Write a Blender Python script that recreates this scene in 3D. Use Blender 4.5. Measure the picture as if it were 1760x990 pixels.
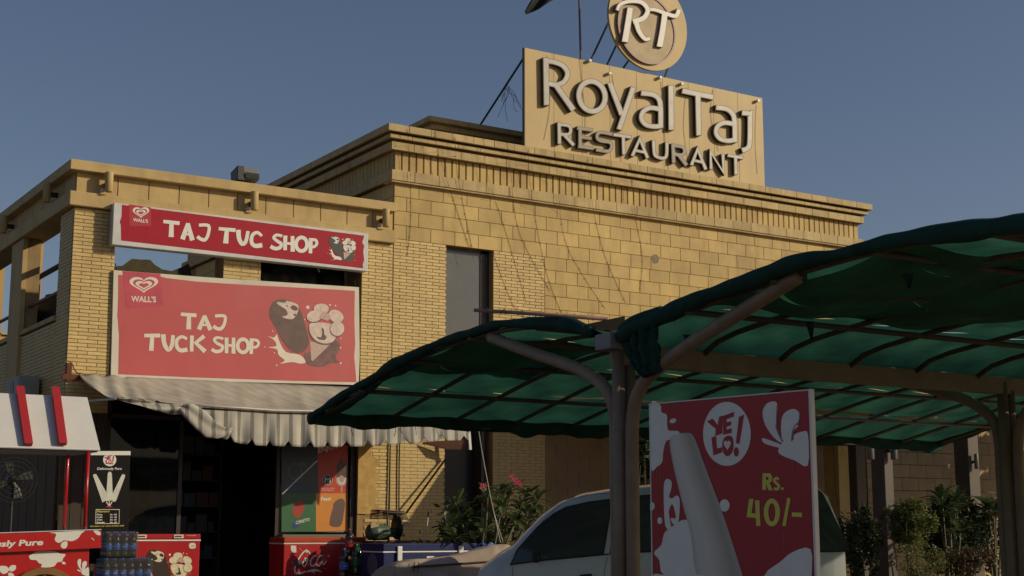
import bpy, bmesh, math, random
from mathutils import Vector, Matrix
from mathutils.geometry import tessellate_polygon
random.seed(7)
SC = bpy.context.scene
COL = SC.collection
for o in list(bpy.data.objects):
    bpy.data.objects.remove(o)

# ------------------------------------------------------------------ camera
YAW, PITCH, FPX = 0.566422547, 0.166654819, 2451.24
CF = Vector((math.sin(YAW)*math.cos(PITCH), math.cos(YAW)*math.cos(PITCH), math.sin(PITCH)))
CR = Vector((math.cos(YAW), -math.sin(YAW), 0)); CU = CR.cross(CF)
CC = Vector((0, 0, 1.4))
cd = bpy.data.cameras.new('camera'); cam = bpy.data.objects.new('camera', cd); COL.objects.link(cam)
cam.matrix_world = Matrix(((CR.x, CU.x, -CF.x, CC.x), (CR.y, CU.y, -CF.y, CC.y), (CR.z, CU.z, -CF.z, CC.z), (0, 0, 0, 1)))
cd.sensor_width = 36; cd.lens = FPX/1760*36; cd.clip_start = .1; cd.clip_end = 3000
SC.camera = cam

# ------------------------------------------------------------------ sky and sun
SUNV = Vector((.217, -.18, .118)).normalized()      # towards the sun
EL = math.asin(SUNV.z); AZ = math.atan2(SUNV.x, SUNV.y)
w = bpy.data.worlds.new('World'); SC.world = w; w.use_nodes = True
nt = w.node_tree; bg = nt.nodes['Background']
sky = nt.nodes.new('ShaderNodeTexSky'); sky.sky_type = 'NISHITA'; sky.sun_disc = False
sky.sun_elevation = EL; sky.sun_rotation = AZ
sky.air_density = 1.0; sky.dust_density = 1.0; sky.ozone_density = 1.6
tn = nt.nodes.new('ShaderNodeVectorMath'); tn.operation = 'MULTIPLY'; tn.inputs[1].default_value = (1.03, .955, 1.0)
nt.links.new(sky.outputs[0], tn.inputs[0]); nt.links.new(tn.outputs[0], bg.inputs[0]); bg.inputs[1].default_value = 0.105
sl = bpy.data.lights.new('sun', 'SUN'); sun = bpy.data.objects.new('sun', sl); COL.objects.link(sun)
sl.energy = 5.0; sl.angle = math.radians(.5); sl.color = (1, .84, .56)
sun.rotation_euler = SUNV.to_track_quat('Z', 'Y').to_euler()
VS = SC.view_settings; VS.view_transform = 'Standard'; VS.look = 'None'; VS.gamma = 1; VS.use_curve_mapping = False
VS.exposure = -0.74
SC.cycles.max_bounces = 8; SC.cycles.transparent_max_bounces = 12

# ------------------------------------------------------------------ pixel rays meet true planes
def ray(x, y): return CF + CR*((x-880)/FPX) + CU*((495-y)/FPX)
def onY(x, y, Y): d = ray(x, y); return CC + d*(Y/d.y)
def onX(x, y, X): d = ray(x, y); return CC + d*(X/d.x)
def onZ(x, y, Z): d = ray(x, y); return CC + d*((Z-1.4)/d.z)
def dep(x, y, D): return CC + ray(x, y)*D
class Plane:
    def __init__(s, p, n):
        s.p = Vector(p); s.n = Vector(n).normalized()
        if (CC-s.p).dot(s.n) < 0: s.n = -s.n
    def __call__(s, x, y, off=0):
        d = ray(x, y); t = (s.p+s.n*off-CC).dot(s.n)/d.dot(s.n); return CC+d*t
def PY(Y): return Plane((0, Y, 0), (0, 1, 0))

# ------------------------------------------------------------------ materials
MC = {}
def mat(name, col, rough=.8, var=.12, scale=3, rand=0, bump=0, bscale=60, metal=0, stain=0, spec=.5, trans=0, stainc=None, coat=0, streak=0):
    if name in MC: return MC[name]
    m = bpy.data.materials.new(name); m.use_nodes = True; n = m.node_tree; L = n.links
    b = n.nodes['Principled BSDF']; b.inputs['Roughness'].default_value = rough; b.inputs['Metallic'].default_value = metal
    b.inputs['Specular IOR Level'].default_value = spec
    if coat: b.inputs['Coat Weight'].default_value = coat
    geo = n.nodes.new('ShaderNodeNewGeometry')
    nz = n.nodes.new('ShaderNodeTexNoise'); nz.inputs['Scale'].default_value = scale; nz.inputs['Detail'].default_value = 6
    nz.inputs['Roughness'].default_value = .62
    L.new(geo.outputs['Position'], nz.inputs['Vector'])
    mr = n.nodes.new('ShaderNodeMapRange'); mr.inputs[1].default_value = .3; mr.inputs[2].default_value = .7
    mr.inputs[3].default_value = 1-var; mr.inputs[4].default_value = 1+var
    L.new(nz.outputs['Fac'], mr.inputs[0])
    fac = mr.outputs[0]
    if rand:
        oi = n.nodes.new('ShaderNodeObjectInfo')
        m2 = n.nodes.new('ShaderNodeMapRange'); m2.inputs[3].default_value = 1-rand; m2.inputs[4].default_value = 1+rand
        L.new(oi.outputs['Random'], m2.inputs[0])
        mu = n.nodes.new('ShaderNodeMath'); mu.operation = 'MULTIPLY'; L.new(fac, mu.inputs[0]); L.new(m2.outputs[0], mu.inputs[1]); fac = mu.outputs[0]
    vm = n.nodes.new('ShaderNodeVectorMath'); vm.operation = 'SCALE'; vm.inputs[0].default_value = col[:3]; L.new(fac, vm.inputs['Scale'])
    out = vm.outputs[0]
    if stain:
        n2 = n.nodes.new('ShaderNodeTexNoise'); n2.inputs['Scale'].default_value = 1.1; n2.inputs['Detail'].default_value = 8
        mp = n.nodes.new('ShaderNodeMapping'); mp.inputs['Scale'].default_value = (1.3, 1.3, .8)
        L.new(geo.outputs['Position'], mp.inputs[0]); L.new(mp.outputs[0], n2.inputs['Vector'])
        r2 = n.nodes.new('ShaderNodeMapRange'); r2.inputs[1].default_value = .52; r2.inputs[2].default_value = .68; r2.inputs[4].default_value = stain
        L.new(n2.outputs['Fac'], r2.inputs[0])
        mx = n.nodes.new('ShaderNodeMixRGB'); sc = stainc or tuple(c*.45 for c in col[:3]); mx.inputs[2].default_value = (*sc, 1)
        L.new(r2.outputs[0], mx.inputs[0]); L.new(out, mx.inputs[1]); out = mx.outputs[0]
    if streak:
        n4 = n.nodes.new('ShaderNodeTexNoise'); n4.inputs['Scale'].default_value = 1.0; n4.inputs['Detail'].default_value = 5
        mp4 = n.nodes.new('ShaderNodeMapping'); mp4.inputs['Scale'].default_value = (7, 7, .7); L.new(geo.outputs['Position'], mp4.inputs[0]); L.new(mp4.outputs[0], n4.inputs['Vector'])
        r4 = n.nodes.new('ShaderNodeMapRange'); r4.inputs[1].default_value = .5; r4.inputs[2].default_value = .75; r4.inputs[4].default_value = streak; L.new(n4.outputs['Fac'], r4.inputs[0])
        m4 = n.nodes.new('ShaderNodeMixRGB'); m4.inputs[2].default_value = (.20, .13, .07, 1); L.new(r4.outputs[0], m4.inputs[0]); L.new(out, m4.inputs[1]); out = m4.outputs[0]
    L.new(out, b.inputs['Base Color'])
    if bump:
        n3 = n.nodes.new('ShaderNodeTexNoise'); n3.inputs['Scale'].default_value = bscale; n3.inputs['Detail'].default_value = 5
        L.new(geo.outputs['Position'], n3.inputs['Vector'])
        bp = n.nodes.new('ShaderNodeBump'); bp.inputs['Strength'].default_value = bump; bp.inputs['Distance'].default_value = .01
        L.new(n3.outputs['Fac'], bp.inputs['Height']); L.new(bp.outputs[0], b.inputs['Normal'])
    if trans:
        t = n.nodes.new('ShaderNodeBsdfTranslucent'); L.new(out, t.inputs[0])
        a = n.nodes.new('ShaderNodeMixShader'); a.inputs[0].default_value = trans
        L.new(b.outputs[0], a.inputs[1]); L.new(t.outputs[0], a.inputs[2]); L.new(a.outputs[0], n.nodes['Material Output'].inputs[0])
    MC[name] = m; return m
def flat(name, col, rough=.5, var=.05, **k): return mat(name, col, rough, var, 8, **k)
def srgb(r, g, b):
    f = lambda c: ((c/255+.055)/1.055)**2.4 if c > 10 else c/255/12.92
    return (f(r), f(g), f(b))
def glass(name, tint, mix, rough=.03):
    if name in MC: return MC[name]
    m = bpy.data.materials.new(name); m.use_nodes = True; n = m.node_tree
    b = n.nodes['Principled BSDF']; b.inputs['Base Color'].default_value = (*tint, 1); b.inputs['Roughness'].default_value = rough
    nz = n.nodes.new('ShaderNodeTexNoise'); nz.inputs['Scale'].default_value = 2.5
    bp = n.nodes.new('ShaderNodeBump'); bp.inputs['Strength'].default_value = .04; n.links.new(nz.outputs['Fac'], bp.inputs['Height']); n.links.new(bp.outputs[0], b.inputs['Normal'])
    t = n.nodes.new('ShaderNodeBsdfTransparent'); t.inputs[0].default_value = (.75, .8, .78, 1)
    a = n.nodes.new('ShaderNodeMixShader'); a.inputs[0].default_value = mix
    n.links.new(b.outputs[0], a.inputs[1]); n.links.new(t.outputs[0], a.inputs[2]); n.links.new(a.outputs[0], n.nodes['Material Output'].inputs[0])
    MC[name] = m; return m

SAND = (.50, .36, .135)
M_brick = mat('glazed thin brick', (.58, .43, .185), .62, .10, 9, rand=.10, bump=.25, bscale=45, stain=.25, stainc=(.34, .21, .08))
M_mortar = mat('brown mortar', (.30, .20, .085), .9, .2, 20)
M_stone = mat('yellow sandstone block', SAND, .7, .14, 2.2, rand=.12, bump=.3, bscale=30, stain=.42, stainc=(.33, .20, .075), streak=.28)
M_stone2 = mat('pale sandstone trim', (.48, .365, .175), .75, .16, 5, rand=.12, bump=.3, bscale=35, stain=.35, stainc=(.30, .20, .10), streak=.45)
M_paint = mat('cream painted concrete', (.485, .355, .16), .75, .12, 2.5, rand=.03, bump=.2, bscale=25, stain=.3, stainc=(.36, .24, .11), streak=.25)
M_board = mat('tan painted sign sheet', (.485, .35, .145), .55, .07, 2, stain=.25, stainc=(.40, .27, .12), streak=.18)
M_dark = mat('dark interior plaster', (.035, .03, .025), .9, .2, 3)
M_black = flat('black metal', (.012, .012, .013), .45)
M_letterside = flat('brown letter return', (.055, .035, .025), .5)
M_letter = mat('aged white letter face', (.37, .362, .345), .45, .18, 7, stain=.3, stainc=(.30, .25, .21))
M_letterd = mat('dirty letter face', (.27, .235, .21), .55, .22, 7, stain=.3, stainc=(.17, .12, .10))
M_red = flat('signal red print', (.42, .012, .022), .42)
M_redf = mat('faded red print', (.475, .075, .085), .5, .07, 1.2, stain=.35, stainc=(.48, .12, .13))
M_white = flat('white print', (.72, .72, .69), .45)
M_cream = flat('off white vinyl', (.70, .65, .56), .45)
M_greyw = flat('white metal frame', (.66, .67, .68), .4, bump=.1)
M_choc = flat('printed chocolate', (.09, .05, .045), .4)
M_chocd = flat('printed dark chocolate', (.035, .02, .018), .4)
M_pinkc = mat('printed ice cream', (.62, .50, .45), .5, .2, 14)
M_brownp = mat('rusted pipe paint', (.13, .075, .06), .55, .25, 8, bump=.2)

# ------------------------------------------------------------------ mesh helpers
class MB:
    def __init__(s): s.v = []; s.f = []; s.m = []
    def add(s, vs, fs, mi=0):
        b = len(s.v); s.v += [tuple(p) for p in vs]; s.f += [tuple(i+b for i in f) for f in fs]; s.m += [mi]*len(fs); return s
    def box(s, a, b, mi=0):
        x0, y0, z0 = a; x1, y1, z1 = b
        return s.add([(x0,y0,z0),(x1,y0,z0),(x1,y1,z0),(x0,y1,z0),(x0,y0,z1),(x1,y0,z1),(x1,y1,z1),(x0,y1,z1)],
                     [(0,3,2,1),(4,5,6,7),(0,1,5,4),(1,2,6,5),(2,3,7,6),(3,0,4,7)], mi)
    def tube(s, pts, r, n=10, cap=True, mi=0):
        pts = [Vector(p) for p in pts]; rr = r if isinstance(r, (list, tuple)) else [r]*len(pts)
        rings = []; prev = None
        for i, p in enumerate(pts):
            t = (pts[min(i+1, len(pts)-1)]-pts[max(i-1, 0)]).normalized()
            if prev is None:
                a = Vector((0, 0, 1)) if abs(t.z) < .9 else Vector((1, 0, 0)); x = t.cross(a).normalized()
            else: x = (prev - t*prev.dot(t)).normalized()
            prev = x; y = t.cross(x)
            rings.append([p+(x*math.cos(k*2*math.pi/n)+y*math.sin(k*2*math.pi/n))*rr[i] for k in range(n)])
        vs = [q for g in rings for q in g]
        fs = [(i*n+k, i*n+(k+1) % n, (i+1)*n+(k+1) % n, (i+1)*n+k) for i in range(len(pts)-1) for k in range(n)]
        if cap: fs += [tuple(range(n-1, -1, -1)), tuple((len(pts)-1)*n+k for k in range(n))]
        return s.add(vs, fs, mi)
    def lathe(s, c, prof, n=16, mi=0):
        c = Vector(c); vs = [(c.x+r*math.cos(k*2*math.pi/n), c.y+r*math.sin(k*2*math.pi/n), c.z+z) for r, z in prof for k in range(n)]
        fs = [(i*n+k, i*n+(k+1) % n, (i+1)*n+(k+1) % n, (i+1)*n+k) for i in range(len(prof)-1) for k in range(n)]
        fs += [tuple(range(n-1, -1, -1)), tuple((len(prof)-1)*n+k for k in range(n))]
        return s.add(vs, fs, mi)
    def prism(s, loop, ext, mi=0, holes=()):
        loops = [[Vector(p) for p in loop]]+[[Vector(p) for p in h] for h in holes]; e = Vector(ext)
        tri = tessellate_polygon(loops); al = [p for l in loops for p in l]; N = len(al)
        fs = [tuple(t) for t in tri] + [tuple(i+N for i in reversed(t)) for t in tri]; b = 0
        for l in loops:
            n = len(l); fs += [(b+i, b+(i+1) % n, b+(i+1) % n+N, b+i+N) for i in range(n)]; b += n
        return s.add(al+[p+e for p in al], fs, mi)
    def poly(s, loop, holes=(), mi=0):
        loops = [[Vector(p) for p in loop]]+[[Vector(p) for p in h] for h in holes]
        return s.add([p for l in loops for p in l], [tuple(t) for t in tessellate_polygon(loops)], mi)
    def grid(s, rows, mi=0):
        n = len(rows[0]); return s.add([p for r in rows for p in r], [(i*n+j, i*n+j+1, (i+1)*n+j+1, (i+1)*n+j) for i in range(len(rows)-1) for j in range(n-1)], mi)
    def mesh(s, name, m, smooth=False):
        me = bpy.data.meshes.new(name); me.from_pydata(s.v, [], s.f)
        for x in (m if isinstance(m, (list, tuple)) else [m]): me.materials.append(x)
        for p, k in zip(me.polygons, s.m): p.material_index = k; p.use_smooth = smooth
        bm = bmesh.new(); bm.from_mesh(me)
        if len(bm.faces) < 20000: bmesh.ops.recalc_face_normals(bm, faces=bm.faces)
        bm.to_mesh(me); bm.free(); me.update(); return me
    def build(s, name, m, parent=None, smooth=False, **pr):
        o = bpy.data.objects.new(name, s.mesh(name, m, smooth)); COL.objects.link(o); o.parent = parent
        for k, v in pr.items(): o[k] = v
        return o
def link(name, me, parent=None, loc=(0, 0, 0)):
    o = bpy.data.objects.new(name, me); COL.objects.link(o); o.parent = parent; o.location = loc; return o
def tag(o, label, cat, group=None):
    o['label'] = label; o['category'] = cat
    if group: o['group'] = group
    return o
def thing(name, label, cat, group=None, loc=(0, 0, 0)):
    return tag(link(name, None, None, loc), label, cat, group)
def bevel(o, wd=.01, seg=2):
    b = o.modifiers.new('bevel', 'BEVEL'); b.width = wd; b.segments = seg; b.limit_method = 'ANGLE'; b.angle_limit = math.radians(35); return o
def copy_tree(o, parent=None, off=None):
    c = o.copy(); COL.objects.link(c); c.parent = parent
    if off: c.location = o.location+Vector(off)
    for ch in list(o.children): copy_tree(ch, c)
    return c
# ---- flat print traced on a plane
def smooth(pts, n=5, closed=True):
    out = []; N = len(pts)
    for i in range(N if closed else N-1):
        g = lambda k: Vector(pts[(i+k) % N] if closed else pts[max(0, min(N-1, i+k))])
        p0, p1, p2, p3 = g(-1), g(0), g(1), g(2)
        for j in range(n):
            t = j/n; out.append(.5*((2*p1)+(p2-p0)*t+(2*p0-5*p1+4*p2-p3)*t*t+(3*p1-p0-3*p2+p3)*t**3))
    if not closed: out.append(Vector(pts[-1]))
    return [(p.x, p.y) for p in out]
class Rib(list): pass
def ribbon(pts, wd, ends=0):
    P = [Vector(p) for p in pts]; n = len(P); L, R = [], []
    for i in range(n):
        w_ = (wd if not isinstance(wd, (list, tuple)) else wd[0]+(wd[1]-wd[0])*i/(n-1))/2
        d0 = (P[i]-P[i-1]).normalized() if i else (P[1]-P[0]).normalized()
        d1 = (P[i+1]-P[i]).normalized() if i < n-1 else d0
        d = (d0+d1).normalized(); k = 1/max(.5, d.dot(d1)); nn = Vector((-d.y, d.x))*w_*k
        L.append(P[i]+nn); R.append(P[i]-nn)
    return Rib(tuple(p) for p in L+R[::-1])
def ell(cx, cy, rx, ry, n=36, tilt=0):
    c, s_ = math.cos(tilt), math.sin(tilt)
    return [(cx+rx*math.cos(a)*c-ry*math.sin(a)*s_, cy+rx*math.cos(a)*s_+ry*math.sin(a)*c) for a in [k*2*math.pi/n for k in range(n)]]
class Sk:
    """zoomed tracing sheet -> photograph pixels -> a plane in the world"""
    def __init__(s, plane, scale=1, ox=0, oy=0): s.pl, s.s, s.ox, s.oy = plane, scale, ox, oy
    def P(s, p, off=0): return s.pl(p[0]/s.s+s.ox, p[1]/s.s+s.oy, off)
    def shape(s, mb, loops, off, mi=0):          # loops: list of (outer, holes)
        for k, l in enumerate(loops):
            o, h = (l if isinstance(l, tuple) else (l, ()))
            if isinstance(o, Rib):
                n_ = len(o); mb.add([s.P(p, off+k*.00025) for p in o], [(i, i+1, n_-2-i, n_-1-i) for i in range(n_//2-1)], mi); continue
            mb.poly([s.P(p, off+k*.00025) for p in o], [[s.P(p, off+k*.00025) for p in q] for q in h], mi)
        return mb
    def flat(s, name, loops, m, off, parent, label=None):
        o = s.shape(MB(), loops, off).build(name, m, parent)
        if label: o['label'] = label
        return o
def ring(cx, cy, rx, ry, w_, tilt=0): return (ell(cx, cy, rx+w_/2, ry+w_/2, 36, tilt), [ell(cx, cy, rx-w_/2, ry-w_/2, 36, tilt)])
def text_loops(txt, p0, p1, h, bold=.0, shear=0, slant=0):
    """built-in vector font as triangles in sheet coordinates"""
    cu = bpy.data.curves.new('t', 'FONT'); cu.body = txt; cu.offset = bold; cu.shear = shear; cu.resolution_u = 3
    o = bpy.data.objects.new('t', cu); COL.objects.link(o)
    dg = bpy.context.evaluated_depsgraph_get(); me = bpy.data.meshes.new_from_object(o.evaluated_get(dg))
    vs = [v.co.copy() for v in me.vertices]; fs = [tuple(p.vertices) for p in me.polygons]
    bpy.data.objects.remove(o); bpy.data.curves.remove(cu); bpy.data.meshes.remove(me)
    x0 = min(v.x for v in vs); x1 = max(v.x for v in vs); H = .73
    d = Vector(p1)-Vector(p0); up = Vector((slant, -1))
    return [tuple(Vector(p0)+d*((v.x-x0)/(x1-x0))+up*(v.y/H*h)) for v in vs], fs
def text(sk, txt, p0, p1, h, m, off, parent, name='lettering', **k):
    vs, fs = text_loops(txt, p0, p1, h, **k)
    return MB().add([sk.P(p, off) for p in vs], fs).build(name, m, parent)

FY = 20.77                                   # the street facade
# ------------------------------------------------------------------ ground
M_ground = mat('dusty sandy ground', (.17, .13, .09), .9, .2, 1.5, bump=.5, bscale=80, stain=.5, stainc=(.22, .17, .12))
MB().add([(-400, -300, 0), (500, -300, 0), (500, 600, 0), (-400, 600, 0)], [(0, 1, 2, 3)]).build('ground', M_ground, kind='structure')
M_pave = mat('grey paving', (.22, .20, .17), .85, .2, 4, bump=.4)
bevel(MB().box((2.2, 15.2, .004), (13.4, FY-.02, .36)).build('pavement', M_pave, kind='structure'), .02)

# ------------------------------------------------------------------ brickwork
def brick_mesh(L_, H_, D_, m, nm):
    o = MB(); b = .0035
    o.add([(0,0,0),(L_,0,0),(L_,0,H_),(0,0,H_),(b,-b,b),(L_-b,-b,b),(L_-b,-b,H_-b),(b,-b,H_-b),(0,D_,0),(L_,D_,0),(L_,D_,H_),(0,D_,H_)],
          [(4,5,6,7),(0,1,5,4),(1,2,6,5),(2,3,7,6),(3,0,4,7),(0,8,9,1),(1,9,10,2),(2,10,11,3),(3,11,8,0)])
    return o.mesh(nm, m)
BC = {}
def courses(x0, x1, z0, z1, L_, H_, J, parent, name, m, zcut=None, front=FY, phase=0, jit=.0016, keep=None):
    """running bond on a wall parallel to the facade; pieces under zcut are joined"""
    stuff = MB(); k = int(round((z1-z0)/H_)); H_ = (z1-z0)/k; cnt = 0
    for i in range(k):
        z = z0+i*H_; x = x0-(L_/2 if (i+phase) % 2 else 0)
        while x < x1-.02:
            a, b = max(x, x0), min(x+L_, x1)
            if b-a > .03:
                d = random.uniform(0, jit); ln = round(b-a-J, 3)
                if keep is not None and not keep(a, b, z): pass
                elif zcut is None or z >= zcut:
                    key = (name, ln, round(H_, 4))
                    if key not in BC: BC[key] = brick_mesh(ln, H_-J, .022, m, name)
                    link(name, BC[key], parent, (a+J/2, front-.006-d, z+J/2)); cnt += 1
                else:
                    stuff.box((a+J/2, front-.008-d, z+J/2), (b-J/2, front+.014, z+H_-J/2))
            x += L_
    if stuff.v: stuff.build(name+'work', m, parent, kind='stuff')
    return cnt

# ================================================================== SHOP BUILDING (left, two storeys with an open terrace)
shop = thing('shop_building', 'low yellow brick shop block with an open roof terrace, left of the taller restaurant', 'building')
XL, XR = 5.57, 10.86                         # left corner, joint with the restaurant
TZ = 6.06                                    # underside of the parapet beam
n = 0
# piers (cores are mortar coloured, the bricks sit on them)
core = MB()
core.box((XL+.012, FY+.003, .0), (6.20, FY+.72, TZ)); core.box((10.28, FY+.003, .0), (XR-.012, FY+.72, TZ))
core.box((7.90, FY+.003, 3.62), (8.52, FY+.35, TZ)); core.build('pier_core', M_mortar, shop)
n += courses(XL, 6.20, 3.44, TZ, .29, .0555, .007, shop, 'brick', M_brick)
n += courses(10.28, XR-.012, 3.72, TZ, .25, .0555, .007, shop, 'brick', M_brick, phase=1)
n += courses(10.28, XR-.012, 1.10, 3.72, .25, .0555, .007, shop, 'brick', M_brick, zcut=1.9, keep=lambda a, b, z: not (z < 1.95 and a < 10.4) and z < 2.9)
courses(XL, 6.20, 3.05, 3.44, .29, .0555, .007, shop, 'brick', M_brick, zcut=9)
M_clad = mat('dark brown cladding board', (.045, .028, .018), .7, .25, 6)
for k in range(4): MB().box((XL-.01+k*.1625, FY-.03, .36), (XL-.01+k*.1625+.155, FY+.008, 3.04)).build('cladding_board', M_clad, shop)
courses(7.90, 8.52, 5.0, TZ, .29, .0555, .007, shop, 'brick', M_brick, zcut=5.28)
MB().box((XR-.012, FY-.002, .36), (XR, FY+.02, 6.2)).build('joint_strip', M_mortar, shop)
# rough plaster patch on the right pier foot
pp = MB(); rows = []
for i in range(26):
    z = 1.62+i*.045; xr = 10.62+.05*math.sin(i*1.1)-(.0 if i < 18 else (i-18)*.022)
    rows.append([(x, FY-.018-random.uniform(0, .012), z) for x in [10.272+(xr-10.272)*j/8 for j in range(9)]])
pp.grid(rows); patch = pp.build('plaster_patch', mat('ochre plaster patch', (.47, .31, .11), .85, .15, 9, bump=.6, bscale=25), shop, True)
# side wall
side = MB()
YB = 28.2
def sbrick(y0, y1, z0, z1, mb):
    k = int((z1-z0)/.0555)
    for i in range(k):
        y = y0-(.145 if i % 2 else 0)
        while y < y1-.02:
            a, b = max(y, y0), min(y+.29, y1)
            if b-a > .03: d = random.uniform(0, .004); mb.box((XL-.006-d, a+.0035, z0+i*.0555+.0035), (XL+.02, b-.0035, z0+i*.0555+.052))
            y += .29
wallc = MB()
wallc.box((XL+.01, FY+.72, .0), (XL+.24, YB, 4.44))
for a, b in ((23.55, 24.2), (27.4, YB)): wallc.box((XL+.012, a, 4.44), (XL+.24, b, TZ))
wallc.build('side_wall', mat('weathered brown mortar', (.30, .21, .11), .9, .2, 6), shop)
sb = MB()
sbrick(FY+.02, 21.45, 1.5, TZ, sb); sbrick(21.45, YB, 2.6, 4.44, sb); sbrick(23.55, 24.2, 4.5, TZ, sb)
sb.build('side_brickwork', M_brick, shop, kind='stuff')
core2 = MB().box((XL-.055, 23.5, 3.1), (XL+.02, 24.25, TZ)).build('pilaster', M_paint, shop)
MB().box((XL-.04, 21.45, 4.46), (XL+.27, 23.5, 4.53)).build('window_sill', M_stone2, shop)
MB().box((XL-.04, 24.25, 4.46), (XL+.27, 27.4, 4.53)).build('window_sill', M_stone2, shop)
# interior faces of the pier and the terrace
MB().box((6.2, FY+.35, 3.44), (10.28, 28, 3.56)).build('terrace_floor', M_pave, shop)
MB().box((XL+.3, FY+.02, 5.95), (10.84, FY+.34, TZ)).build('lintel', M_paint, shop)
# parapet: lower flange, recessed panels, top flange (front and side)
def flange(z0, z1, t, xr=XR+.0, dep_=.4):
    m = MB(); m.box((XL-t, FY-t, z0), (xr, FY+dep_, z1)); return m
f1 = flange(6.07, 6.285, .10).build('parapet_band', M_paint, shop); bevel(f1, .012)
f2 = flange(6.60, 6.755, .12).build('parapet_coping', M_paint, shop); bevel(f2, .012)
MB().box((XL+.03, FY+.03, 6.285), (XR, FY+.3, 6.60)).build('parapet_core', M_mortar, shop)
# front recessed panels
x = XL+.012; pl = [.62]+[.475]*30
i = 0
while x < XR-.05:
    b = min(x+pl[i], XR); i += 1
    link('parapet_panel', brick_mesh(b-x-.012, .315, .02, M_paint, 'parapet_panel'), shop, (x+.006, FY+.012, 6.285)); x = b
# side parapet
s1 = MB().box((XL-.10, FY+.401, 6.07), (XL+.35, YB, 6.285)).build('parapet_band', M_paint, shop); bevel(s1, .012)
s2 = MB().box((XL-.12, FY+.401, 6.60), (XL+.35, YB, 6.755)).build('parapet_coping', M_paint, shop); bevel(s2, .012)
for k in range(12):
    a = FY+.05+k*.62
    MB().box((XL+.012, a+.005, 6.285), (XL+.05, min(a+.61, YB), 6.60)).build('parapet_panel', M_paint, shop)
# back frame of the terrace (sunlit piers seen through the openings)
MB().box((10.25, 26.2, 3.56), (10.84, 26.8, TZ)).build('rear_pier', M_paint, shop)
a = onY(43, 470, 36.0); b = onY(72.5, 470, 36.0)
MB().box((onY(43, 475, 27.6).x, 27.6, 3.56), (onY(70, 475, 27.6).x, 27.98, onY(50, 474.5, 27.6).z)).build('rear_wall', mat('grey side plaster', (.25, .21, .15), .9), shop)
rb = thing('rear_building', 'sunlit ochre building behind, glimpsed through the side openings of the terrace', 'building')
M_och = mat('sunlit ochre render', (.52, .33, .12), .8, .08, 2)
zr_ = onY(50, 372, 36.0).z
MB().box((a.x, 36.0, 0), (b.x, 36.5, zr_)).build('pier', M_och, rb)
c = onY(6, 500, 36.0)
MB().box((c.x-4, 36.0, 0), (c.x, 36.5, zr_-.8)).build('pier', M_och, rb)
MB().box((c.x+.001, 36.05, 0), (a.x-.001, 36.4, onY(20, 572, 36.0).z)).build('low_wall', M_och, rb)
MB().box((c.x+.001, 35.98, onY(20, 576, 36.0).z), (a.x-.001, 36.045, onY(20, 573, 36.0).z)).build('coping', M_stone2, rb)
# thin beam of the pergola seen through the side openings
MB().tube([(6.6, 21.2, 6.0), (6.6, 28.0, 6.0)], .06, 4).build('terrace_rail', flat('dark steel', (.03, .035, .045), .5), shop)
MB().tube([(XL+.12, 21.45, 4.95), (XL+.12, 23.55, 4.95)], .03, 8).build('hand_rail', M_brownp, shop)
MB().tube([(XL+.12, 24.2, 4.95), (XL+.12, 27.4, 4.95)], .03, 8).build('hand_rail', M_brownp, shop)
# shop room under the terrace
room = MB()
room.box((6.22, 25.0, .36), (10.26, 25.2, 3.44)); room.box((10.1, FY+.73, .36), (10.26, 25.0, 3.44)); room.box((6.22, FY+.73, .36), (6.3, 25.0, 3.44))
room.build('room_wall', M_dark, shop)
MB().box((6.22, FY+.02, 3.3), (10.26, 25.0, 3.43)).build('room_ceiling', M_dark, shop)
MB().box((6.20, FY+.02, 3.44), (10.28, FY+.34, 3.60)).build('shop_lintel', M_paint, shop)
# shop front: left glass bay with shelves, open door, poster window right
M_al = flat('dark window frame', (.03, .022, .02), .5)
wf = MB()
for xx in (6.24, 7.35, 8.93): wf.box((xx, FY+.12, .36), (xx+.06, FY+.18, 3.3))
wf.box((6.24, FY+.12, 3.0), (10.26, FY+.18, 3.06)); wf.box((8.99, FY+.12, 1.22), (10.2, FY+.18, 1.30)); wf.box((6.24, FY+.12, 1.2), (7.35, FY+.18, 1.26))
wf.box((10.18, FY+.05, .36), (10.27, FY+.2, 3.3)); wf.build('shop_front_frame', M_al, shop)
MB().box((8.99, FY+.14, .36), (10.18, FY+.16, 1.22)).build('stall_riser', flat('brown panel', (.08, .035, .025), .6), shop)
MB().box((6.3, FY+.14, 1.26), (7.35, FY+.15, 3.0)).build('shop_pane', glass('shop glass', (.01, .012, .012), .6), shop)

# ================================================================== RESTAURANT BLOCK
rest = thing('restaurant_building', 'tall yellow sandstone restaurant block with stepped cornice behind the green canopies', 'building')
X0, X1 = 10.86, 21.72; ZT = 7.135
WX0, WX1, WZ = 11.88, 12.815, 6.165
bodym = MB()
bodym.box((X0+.01, FY+.004, 0), (WX0, FY+.4, ZT)); bodym.box((WX1, FY+.004, 0), (X1-.01, FY+.4, ZT)); bodym.box((WX0, FY+.004, WZ+.005), (WX1, FY+.4, ZT))
bodym.box((X0+.01, FY+.4, 0), (X0+.3, 31, ZT)); bodym.box((X1-.3, FY+.4, 0), (X1-.01, 31, ZT)); bodym.box((X0+.3, 30.7, 0), (X1-.3, 31, ZT))
bodym.build('wall', M_mortar, rest)
BZ = 6.165
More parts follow.
